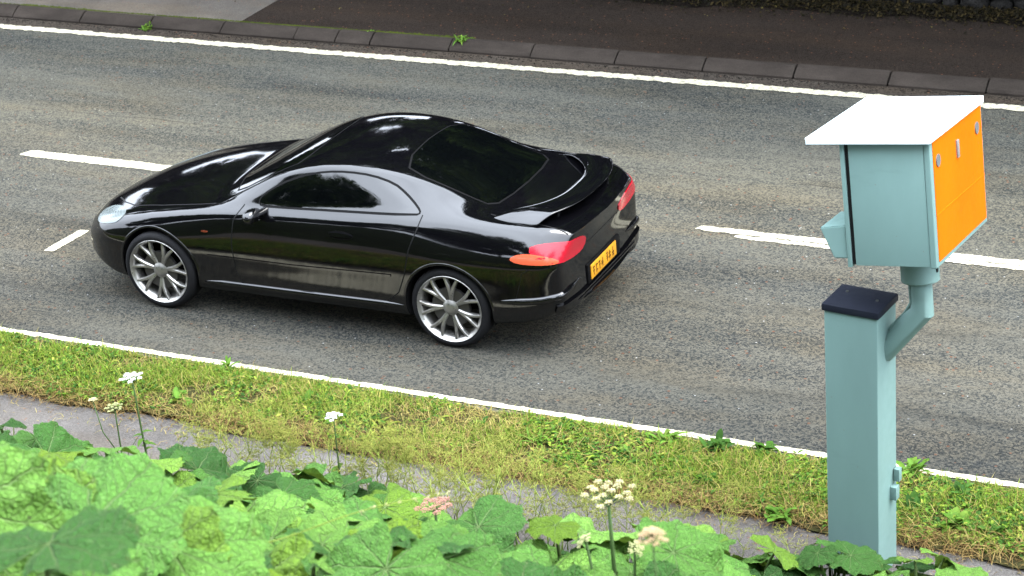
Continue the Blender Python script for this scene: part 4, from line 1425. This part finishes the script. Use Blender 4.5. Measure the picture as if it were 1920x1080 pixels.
def umbel(root, top, rad, nray, mat, seed, flat=.25, dens=16, petal=.16, axis=None, raymat='stem_dark', gap=.55):
    """rays fanning from the stem tip, each ending in a flat cluster of tiny florets"""
    r = random.Random(seed)
    V, F, V2, F2 = [], [], [], []
    top = Vector(top)
    q = Vector((0, 0, 1)).rotation_difference(Vector(axis or (0, 0, 1)))
    for k in range(nray):
        d = math.sqrt((k + .3) / nray); a = k * 2.39996 + r.uniform(-.25, .25)
        p = Vector((rad * d * math.cos(a), rad * d * math.sin(a), rad * (.62 - flat * d * d) + r.uniform(-.04, .04) * rad))
        e = top + q @ p
        tube_arrays([top, top + q @ Vector((p.x * .5, p.y * .5, p.z * .55)), e], [.0022, .0016, .0012], 5, V, F)
        cr = rad / math.sqrt(nray) * gap * 1.5
        for j in range(dens):
            dj = math.sqrt((j + .2) / dens); aj = j * 2.39996
            ball(V2, F2, e + q @ Vector((cr * dj * math.cos(aj), cr * dj * math.sin(aj), cr * (.25 - .3 * dj * dj) + r.uniform(-.1, .1) * cr)), cr * petal * r.uniform(1.1, 1.7), .6, r)
    rays = mesh_obj('ray', V, F, M[raymat], root)
    fl = mesh_obj('flower_head', V2, F2, M[mat], root)
    return fl

def flower(px, py, Y, label, rad, mat, seed, nray=14, bend=(0, 0), cat='flower', stem_r=.006, leaf=False, branches=(), base_dy=0.0, flat=.25, dens=16, group=None, gap=.55, axis=None):
    p = on_plane_y(px, py, Y)
    bx, by = p.x + bend[0], p.y + bend[1]
    bz = bank_z(bx, by)
    root = thing('umbel_flower', label, cat, (bx, by, bz), 0, group)
    tp = p - Vector((bx, by, bz)) - Vector((0, 0, rad * .5))
    mid = tp * .5 + Vector((bend[0] * -.15, bend[1] * -.15, 0))
    V, F = tube_arrays([(0, 0, -.02), tp * .25 + Vector((bend[0] * -.1, 0, 0)), mid, tp * .78 + Vector((bend[0] * -.08, 0, 0)), tp], [stem_r * 1.25, stem_r * 1.1, stem_r, stem_r * .85, stem_r * .7], 8)
    for (dx, dy, dz, t0, r_, m_, kind) in branches:
        s = tp * t0
        e = tp + Vector((dx, dy, dz))
        md = s.lerp(e, .5) + Vector((dx * .25, dy * .25, -.02))
        tube_arrays([s, md, e], [stem_r * .8, stem_r * .7, stem_r * .55], 7, V, F)
        umbel(root, e, r_, 8 if kind == 'bud' else 10, m_, seed + 7 + int(abs(dx) * 1000), .5 if kind == 'bud' else .25, 12, .2, axis=(dx, dy, .12) if kind == 'bud' else None, gap=.75)
    mesh_obj('stem', V, F, M['stem_dark'], root)
    umbel(root, tp, rad, nray, mat, seed, flat, dens, axis=axis, gap=gap)
    if leaf:
        Vl, Fl, Cl = [], [], []
        r = random.Random(seed + 3)
        for k in range(7):
            leaf_fan(Vl, Fl, Cl, tp * (.30 + .03 * k), r.uniform(0, 6.28), r.uniform(.1, .7), .085, .016, (.08, .17, .035), .5)
        o = mesh_obj('stem_leaf', Vl, Fl, M['blade'], root); tint_attr(o.data, np.array(Cl))
    return root

flower(247, 706, 10.0, 'tall white flat flower head on a dark stem before the verge', .072, 'petal_white', 1, 13, (.02, 0), leaf=True, stem_r=.0065, gap=.6)
flower(214, 762, 9.95, 'cream green flower head on a thin stem with a smaller one on its side branch', .062, 'petal_green', 2, 16, (-.01, 0), stem_r=.0055, branches=((-.15, -.02, .055, .32, .028, 'petal_cream', 'umb'),), gap=.5)
flower(625, 779, 10.05, 'small white flat flower head standing over thin yellowish seed stalks', .054, 'petal_white', 3, 11, (-.02, 0), stem_r=.005, leaf=True, gap=.65)
flower(815, 947, 6.5, 'faded pink flower head on a pale stem close to the camera', .070, 'petal_pink', 4, 13, (0, -.01), stem_r=.008, flat=.2, branches=((-.062, -.01, -.10, .72, .02, 'petal_pink', 'bud'),), gap=.6)
flower(1140, 925, 6.0, 'big cream open flower head on a thick stem with two side buds', .098, 'petal_cream', 5, 17, (.02, 0), stem_r=.009, branches=((-.09, -.02, -.155, .30, .030, 'petal_green', 'bud'), (.10, -.02, -.150, .30, .030, 'petal_green', 'bud')), flat=.1, dens=14, gap=.42)
flower(824, 1056, 7.4, 'bright white flower head low among the big leaves', .070, 'petal_white', 6, 15, (.01, .02), stem_r=.006, gap=.55)
flower(1222, 995, 4.0, 'blurred buff round seed head closest to the camera', .032, 'petal_buff', 7, 22, (.10, -.05), stem_r=.0035, flat=.9, gap=.9)
flower(345, 1062, 4.0, 'blurred yellow round flower head low at the front of the bank', .036, 'petal_cream', 8, 22, (-.05, -.05), stem_r=.0035, flat=.9, gap=.9)

# long arching grass stalk and a small dark tuft close to the camera
def strand(name, label, cat, pts, radii, mat, seedhead=True):
    P = [Vector(p) for p in pts]
    b = P[0].copy(); b.z = bank_z(b.x, b.y)
    root = thing(name, label, cat, b)
    Q = []
    for i in range(len(P) - 1):
        for k in range(6):
            t = k / 6
            p0, p1, p2, p3 = P[max(i - 1, 0)], P[i], P[i + 1], P[min(i + 2, len(P) - 1)]
            Q.append(.5 * ((2 * p1) + (p2 - p0) * t + (2 * p0 - 5 * p1 + 4 * p2 - p3) * t * t + (3 * p1 - p0 - 3 * p2 + p3) * t ** 3))
    Q.append(P[-1])
    Q = [q - b for q in Q]
    V, F = tube_arrays(Q, [radii[0] + (radii[1] - radii[0]) * i / (len(Q) - 1) for i in range(len(Q))], 7)
    mesh_obj('stalk', V, F, M[mat], root)
    if seedhead:
        V, F = [], []
        r = random.Random(2)
        for q in Q[-8:]:
            for _ in range(6):
                ball(V, F, q + Vector((r.gauss(0, .004), r.gauss(0, .003), r.gauss(0, .003))), .0022, 1, r)
        mesh_obj('seed_head', V, F, M['petal_cream'], root)
    return root
a_ = on_plane_y(370, 1082, 4.5); low = Vector((a_.x - .12, a_.y, bank_z(a_.x - .12, a_.y) - .02))
strand('grass_stalk', 'long pale grass stalk arching blurred across the big leaves', 'grass stalk',
       [low, a_, on_plane_y(560, 1000, 4.52), on_plane_y(700, 952, 4.55), on_plane_y(840, 925, 4.6)], (.0024, .0010), 'parsley')
p = on_plane_y(252, 1000, 5.0)
V, F, C = [], [], []
b0 = Vector((p.x, p.y, bank_z(p.x, p.y)))
for dx, hz in ((-.024, .06), (0, .02), (.034, .035)):
    tip = Vector((dx * 1.3, 0, p.z - b0.z + hz))
    bs = Vector((dx * .4, .01 * dx, 0))
    b = len(V)
    for k in range(7):
        t = k / 6; c = bs.lerp(tip, t) + Vector((dx * .4 * t * t, 0, 0)); w = .0042 * (1 - t * .85)
        V += [c - Vector((w, 0, 0)), c + Vector((w, 0, 0))]; C += [(.05, .09, .03)] * 2
    for k in range(6):
        F.append((b + 2 * k, b + 2 * k + 1, b + 2 * k + 3, b + 2 * k + 2))
gt = mesh_obj('grass_tuft', V, F, M['blade']); tint_attr(gt.data, np.array(C)); gt.location = b0
tag(gt, 'three dark blurred grass blades standing over the big leaves', 'grass tuft')

# ------------------------------------------------------------------ thin seeding cow parsley along the path
def parsley_proto(seed):
    r = random.Random(seed)
    V, F = [], []
    P = [Vector((0, 0, -.03))]
    for k in range(1, 6):
        P.append(P[-1] + Vector((r.gauss(0, .035), r.gauss(0, .035), .16)))
    tube_arrays(P, [.0068, .0062, .0055, .0048, .0042, .0036], 5, V, F)
    tips = []
    def branch(s, d, L_, rad, depth):
        m_ = s + d * L_ * .5 + Vector((0, 0, L_ * .06)); e = s + d * L_ + Vector((0, 0, L_ * .22))
        tube_arrays([s, m_, e], [rad, rad * .8, rad * .6], 4, V, F)
        if depth == 0:
            tips.append(e)
        else:
            for _ in range(r.choice((2, 3))):
                a = r.uniform(0, 6.28)
                branch(e, (d * .6 + Vector((math.cos(a) * .6, math.sin(a) * .6, .45))).normalized(), L_ * r.uniform(.45, .7), rad * .7, depth - 1)
    for k in range(2, 6):
        for _ in range(2 if k < 5 else 3):
            a = r.uniform(0, 6.28)
            branch(P[k], Vector((math.cos(a), math.sin(a), r.uniform(.7, 1.5))).normalized(), r.uniform(.16, .30), .0034, r.choice((0, 0, 1)))
    heads = []
    for e in tips:
        V2, F2 = [], []
        n = r.choice((5, 6, 7))
        for k in range(n):
            a = 2 * math.pi * k / n + r.random(); L_ = r.uniform(.035, .06)
            q = Vector((math.cos(a) * L_, math.sin(a) * L_, L_ * r.uniform(.3, .9)))
            tube_arrays([(0, 0, 0), q], [.0018, .0013], 3, V2, F2)
            for j in range(3):
                b_ = 2 * math.pi * j / 3
                s = q + Vector((math.cos(b_) * .009, math.sin(b_) * .009, .007))
                tube_arrays([q, s], [.0012, .0009], 3, V2, F2)
                ball(V2, F2, s, .0034, 1.3, r, 4)
        ob = mesh_obj('seed_head', V2, F2, M['parsley_seed']); heads.append((e, ob.data))
        bpy.data.objects.remove(ob)
    ob = mesh_obj('stem', V, F, M['parsley']); a = ob.data
    bpy.data.objects.remove(ob)
    return a, heads
M['parsley_seed'] = simple('ripening_seed', (0.22, 0.235, 0.05), 0.8, var=0.5, scale=30, spec=0.05)
PROTO = []
for k in range(6):
    PROTO.append(parsley_proto(60 + k))
PS = [(392, 858, .55), (420, 868, .42), (455, 862, .62), (478, 880, .5), (505, 872, .68), (538, 880, .5), (566, 874, .58), (592, 892, .5), (640, 900, .48), (668, 905, .7), (702, 918, .55), (735, 925, .75), (762, 940, .6), (796, 948, .62),
      (828, 960, .7), (858, 972, .55), (884, 985, .72), (915, 985, .6), (944, 1005, .85), (968, 985, .6), (1010, 1000, .5), (1052, 1005, .62), (1085, 1000, .5), (1190, 1015, .65), (1255, 1020, .5), (1345, 1050, .55), (1395, 1050, .48), (1500, 1068, .42), (610, 870, .4), (720, 900, .5), (850, 940, .5), (1120, 990, .55), (1310, 1030, .4), (350, 862, .4), (440, 880, .7), (520, 890, .75), (580, 880, .7), (655, 890, .6), (690, 935, .8), (750, 950, .8), (780, 930, .6), (815, 985, .8), (840, 1000, .7), (870, 955, .5), (900, 1010, .8), (930, 970, .6), (985, 1010, .7), (1035, 985, .5), (715, 960, .7), (1150, 1030, .6), (1220, 1040, .7)] + [(430 + 36 * k + (k * 37) % 23, 868 + int(4.6 * k) + (k * 53) % 34, .38 + .04 * ((k * 7) % 6)) for k in range(24)]
rp = random.Random(77)
for k, (px, py, h) in enumerate(PS):
    q = on_canopy(px, py, .12)
    q.y = min(q.y, 10.05)
    bz = bank_z(q.x, q.y)
    rt = thing('cow_parsley', 'thin yellowish cow parsley gone to seed between the big leaves and the footpath', 'cow parsley', (q.x, q.y, bz), rp.uniform(0, 6.28), 'seeding cow parsley along the footpath')
    st_, heads = PROTO[k % 6]
    s = h * rp.uniform(.75, 1.0)
    o = bpy.data.objects.new('stem', st_); link(o, rt); o.scale = (s, s, s)
    for e, me in heads:
        o = bpy.data.objects.new('seed_head', me); link(o, rt); o.location = e * s; o.scale = (.45 + s * .5,) * 3
# ------------------------------------------------------------------ weeds in the verge and on the kerb
DK = [(0.035, 0.105, 0.022), (0.055, 0.145, 0.03), (0.045, 0.12, 0.02)]
LT = [(0.09, 0.21, 0.03), (0.12, 0.25, 0.045), (0.15, 0.26, 0.05)]
VW = [
 (1345, 842, 'dark green dock weed beside the near edge line before the pillar', 34, .13, .022, DK, 'dock'),
 (1432, 848, 'dark dock weed at the edge line nearest the pillar', 16, .11, .02, DK, 'dock'),
 (1248, 826, 'bright green plantain tuft by the edge line', 22, .13, .014, LT, 'plantain'),
 (1170, 850, 'mid green clover patch in the middle of the verge', 30, .08, .02, LT, 'clover'),
 (1325, 905, 'dark leafy weed in the middle of the verge short of the pillar', 26, .09, .02, DK, 'weed'),
 (1462, 972, 'bright leafy weed on bare thatch just before the pillar', 24, .10, .024, LT, 'weed'),
 (1712, 886, 'bright green weed at the edge line right behind the pillar', 24, .12, .018, LT, 'weed'),
 (1715, 950, 'dark broad weed touching the back of the pillar', 36, .13, .024, DK, 'dock'),
 (1800, 930, 'dark green weed clump in the verge past the pillar', 30, .12, .02, DK, 'weed'),
 (1790, 985, 'broad leafed weed by the footpath past the pillar', 26, .13, .026, LT, 'dock'),
 (1870, 1000, 'sprawling green weed at the footpath edge farthest past the pillar', 30, .12, .02, DK, 'weed'),
 (425, 694, 'small green weed touching the edge line below the front wheel', 16, .10, .012, LT, 'weed'),
 (330, 752, 'dandelion leaves at the footpath edge next to the tall white flower', 22, .10, .02, LT, 'dandelion'),
 (568, 758, 'single pale dock leaf clump in the verge below the rear door', 9, .12, .024, LT, 'dock'),
 (1000, 836, 'pale grass like tuft fanning out in the middle of the verge', 20, .17, .007, LT, 'tuft'),
 (900, 800, 'small dark weed in the verge below the rear bumper', 20, .08, .016, DK, 'weed'),
 (720, 800, 'yellowish weed in the verge below the rear wheel', 20, .09, .014, [(0.2, 0.24, 0.05), (0.26, 0.27, 0.07)], 'weed'),
 (1560, 930, 'low green weed just before the pillar edge', 18, .09, .018, LT, 'weed'),
 (120, 690, 'tuft of long bright grass in the verge at the far end', 26, .15, .006, LT, 'tuft'),
]
for k, (px, py, lb, n, L_, W_, cl, ct) in enumerate(VW):
    q = on_ground(px, py, .04)
    weed('weed', lb, (q.x, q.y, .055), int(n * 1.3), L_ * .95, W_ * 1.0, cl, cat=ct, seed=k + 300, spread=.03 if n > 18 else .02, el=(.2, 1.1))
q = on_ground(276, 50, .03); weed('weed', 'bright green tuft sprouting from a kerb joint beside the pale pavement', (q.x, 18.39, .01), 46, .10, .012, LT, cat='tuft', seed=401, el=(.3, 1.4), spread=.025)
q = on_ground(868, 74, .1); weed('weed', 'bright green tuft growing on top of the far kerb above the car roof', (q.x, 18.53, .10), 40, .09, .010, LT, cat='tuft', seed=402, el=(.1, 1.2), spread=.03)
q = on_ground(690, 61, .1); weed('weed', 'tiny green seedling at the back edge of the far kerb', (q.x, 18.58, .10), 8, .04, .010, LT, cat='seedling', seed=403, el=(.1, 1.0), spread=.015)
def herbs(name, n, keep, L_, W_, cols, seed, y0=10.76, y1=11.50):
    """countless small broad leaves pressed into the turf"""
    r = random.Random(seed); g = np.random.default_rng(seed)
    pts = verge_pts(g, n, keep, y0, y1)
    V, F, C = [], [], []
    for q in pts:
        for _ in range(r.choice((3, 4, 6))):
            k = r.uniform(.7, 1.3)
            leaf_fan(V, F, C, (q[0] + r.gauss(0, .012), q[1] + r.gauss(0, .012), q[2] + r.uniform(.005, .035)), r.uniform(0, 6.28), r.uniform(0, .9), L_ * r.uniform(.5, 1.2), W_ * r.uniform(.7, 1.3), tuple(c * k for c in r.choice(cols)), .4, 3)
    o = mesh_obj(name, V, F, M['blade']); tint_attr(o.data, np.array(C))
    return o
o = herbs('verge_herbs', 6500, lambda x, y: np.clip(1.8 * f2(x, y, 4.5, 44) - .55 + .25 * np.clip((x + 7) / 4, 0, 1) + .5 * np.clip((x + 4.2) / 1.2, 0, 1), 0, 1), .050, .0085, DK + DK + LT + GR, 61)
tag(o, 'small broad leaved herbs mixed through the verge grass', 'herbs', kind='stuff')
def sprig(px, py, lb, n, seed):
    r = random.Random(seed)
    q = on_plane_y(px, py, 20.66)
    V, F, C = [], [], []
    for _ in range(n):
        leaf_fan(V, F, C, (r.gauss(0, .05), r.uniform(-.03, .03), r.gauss(0, .03)), r.uniform(-2.4, -.7), r.uniform(.1, .8), .085, .036, r.choice([(0.16, 0.36, 0.04), (0.2, 0.42, 0.06)]), .4)
    V += [(0, .0, 0)] ; C += [(.1, .1, .05)]
    o = mesh_obj('creeper_sprig', V, F, M['blade']); tint_attr(o.data, np.array(C)); o.location = (q.x, q.y, max(q.z, .12))
    return tag(o, lb, 'creeper')
sprig(1594, 13, 'pair of bright green creeper leaves at the foot of the dark wall', 4, 1)
sprig(1757, 14, 'single bright creeper leaf on the wall above the camera roof', 2, 2)
sprig(1575, 36, 'dull green leaf lying in the litter below the wall', 1, 3)
# scattered litter and flat stones on the pavement and path
tg = blades('fallen_leaf', 90, lambda r, n: np.stack([-16 + 15 * r.random(n), 18.7 + 2.0 * r.random(n) ** .5, np.full(n, KT + .006)], 1), (.015, .05), .008, [(0.10, 0.07, 0.03), (0.05, 0.035, 0.02), (0.2, 0.17, 0.07)], (1.4, 1.56), 91, 'dry')
tag(tg, 'small dry leaves scattered over the far pavement', 'leaf litter', kind='stuff')
tg = blades('path_litter', 900, lambda r, n: np.stack([-12 + 12 * r.random(n), 10.7 - np.abs(r.normal(0, .13, n)), np.full(n, .004)], 1), (.02, .09), .0022, BR + ST, (1.45, 1.56), 92, 'dry')
tag(tg, 'dry straw bits scattered along the footpath edge', 'straw', kind='stuff')

# ------------------------------------------------------------------ trees that stand round the road (they shade the far pavement and mirror in the paint)
M['tree_leaf'] = leafy('tree_leaf', trans=0.2)
def tree_proto(seed, H, rad, n=8000):
    r = random.Random(seed); g = np.random.default_rng(seed)
    V, F = tube_arrays([(0, 0, -.3), (.05, 0, H * .18), (-.1, .08, H * .38), (.08, -.05, H * .6), (0, 0, H * .85)], [.30, .23, .18, .11, .03], 10)
    cl = []
    for k in range(26):
        a = r.uniform(0, 6.28); z = r.uniform(.30, .97)
        rr = rad * math.sin(math.pi * min(1, max(.08, (z - .18) / .86))) ** .7 * r.uniform(.35, 1.0)
        c = Vector((rr * math.cos(a), rr * math.sin(a), H * z)); cl.append((c, r.uniform(.55, 1.15) * rad * .33))
        s = Vector((0, 0, H * max(.2, z - .22)))
        tube_arrays([s, s.lerp(c, .5) + Vector((0, 0, .15)), c], [.06, .04, .012], 5, V, F)
    trunk = mesh_obj('trunk', V, F, M['bark']).data
    per = n // len(cl)
    P, S = [], []
    for c, s in cl:
        d = g.normal(size=(per, 3)); d /= np.linalg.norm(d, axis=1)[:, None]
        rr = s * g.random(per) ** .45
        P.append(np.array(c) + d * rr[:, None] * np.array([1.15, 1.15, .75]))
    P = np.concatenate(P); m_ = len(P)
    q1 = g.normal(size=(m_, 3)); q1 /= np.linalg.norm(q1, axis=1)[:, None]
    q2 = np.cross(q1, g.normal(size=(m_, 3))); q2 /= np.linalg.norm(q2, axis=1)[:, None]
    sz = (.11 + .13 * g.random(m_))[:, None]
    vv = np.stack([P - q1 * sz, P + q2 * sz * .55, P + q1 * sz, P - q2 * sz * .55], 1).reshape(-1, 3)
    fs = [(4 * i, 4 * i + 1, 4 * i + 2, 4 * i + 3) for i in range(m_)]
    o = mesh_obj('crown', vv, fs, M['tree_leaf'], smooth=False)
    cc = np.array([(0.035, 0.075, 0.015), (0.055, 0.10, 0.02), (0.075, 0.125, 0.03), (0.025, 0.055, 0.012)])[g.integers(0, 4, m_)]
    tint_attr(o.data, np.repeat(cc, 4, 0))
    return trunk, o.data
TP = [tree_proto(3, 12, 3.6), tree_proto(4, 10, 3.2), tree_proto(5, 8, 3.0)]
for o in [o for o in bpy.data.objects if o.parent is None and o.name.split('.')[0] in ('trunk', 'crown')]:
    bpy.data.objects.remove(o)
rt_ = random.Random(12)
FAR = [(-17.6, 26.0, 0, 2.1), (-13.2, 26.6, 0, 2.2), (-9.4, 26.0, 0, 2.0), (-11.4, 24.6, 2, 1.1), (-6.6, 22.8, 1, 1.3), (-3.4, 22.7, 0, 1.15), (0.2, 22.8, 1, 1.35), (3.6, 23.2, 0, 1.2), (-22.0, 26.0, 0, 2.1), (-5.4, 29.0, 0, 1.7), (-15.5, 24.2, 2, 1.2), (-26.5, 26.5, 0, 2.1), (8, 25, 0, 1.3), (-31, 29, 0, 1.9), (-20.0, 24.6, 2, 1.2), (-1, 30, 0, 1.6), (-7.6, 22.1, 2, 1.25), (-4.6, 21.9, 2, 1.3), (-1.4, 21.8, 2, 1.3), (1.8, 22.0, 2, 1.35), (-9.4, 21.9, 1, .85), (-6.4, 21.5, 1, .9), (-3.2, 21.4, 1, .95), (-0.2, 21.5, 1, .9), (3.0, 21.6, 1, .95)]
NEAR = [(-38, -6, 0, 1.6), (-34, -6, 0, 1.5), (-30.4, -5.2, 1, 1.5), (-27, -5.5, 0, 1.25), (-23.8, -4.8, 1, 1.3), (-20.6, -5.2, 0, 1.0), (-17.6, -4.6, 1, 1.12), (-14.6, -5.4, 0, 1.05), (-11.6, -4.8, 1, 1.3), (-8.6, -5.6, 0, 1.2), (-5.2, -5.0, 1, 1.3), (-1.5, -6.0, 0, 1.1), (2.5, -5.0, 1, 1.05), (6.5, -6, 0, .95)]
for grp, lab, L_ in (('trees behind the stone wall', 'leafy tree standing behind the dark stone wall and shading the far pavement', FAR), ('trees on top of the bank', 'leafy tree on top of the bank mirrored dark in the car windows', NEAR)):
    for x, y, k, s in L_:
        rt = thing('tree', lab, 'tree', (x, y, bank_z(x, y) if y < 0 else 0), rt_.uniform(0, 6.28), grp)
        for nm, me in zip(('trunk', 'crown'), TP[k]):
            o = bpy.data.objects.new(nm, me); link(o, rt); o.scale = (s, s, s)
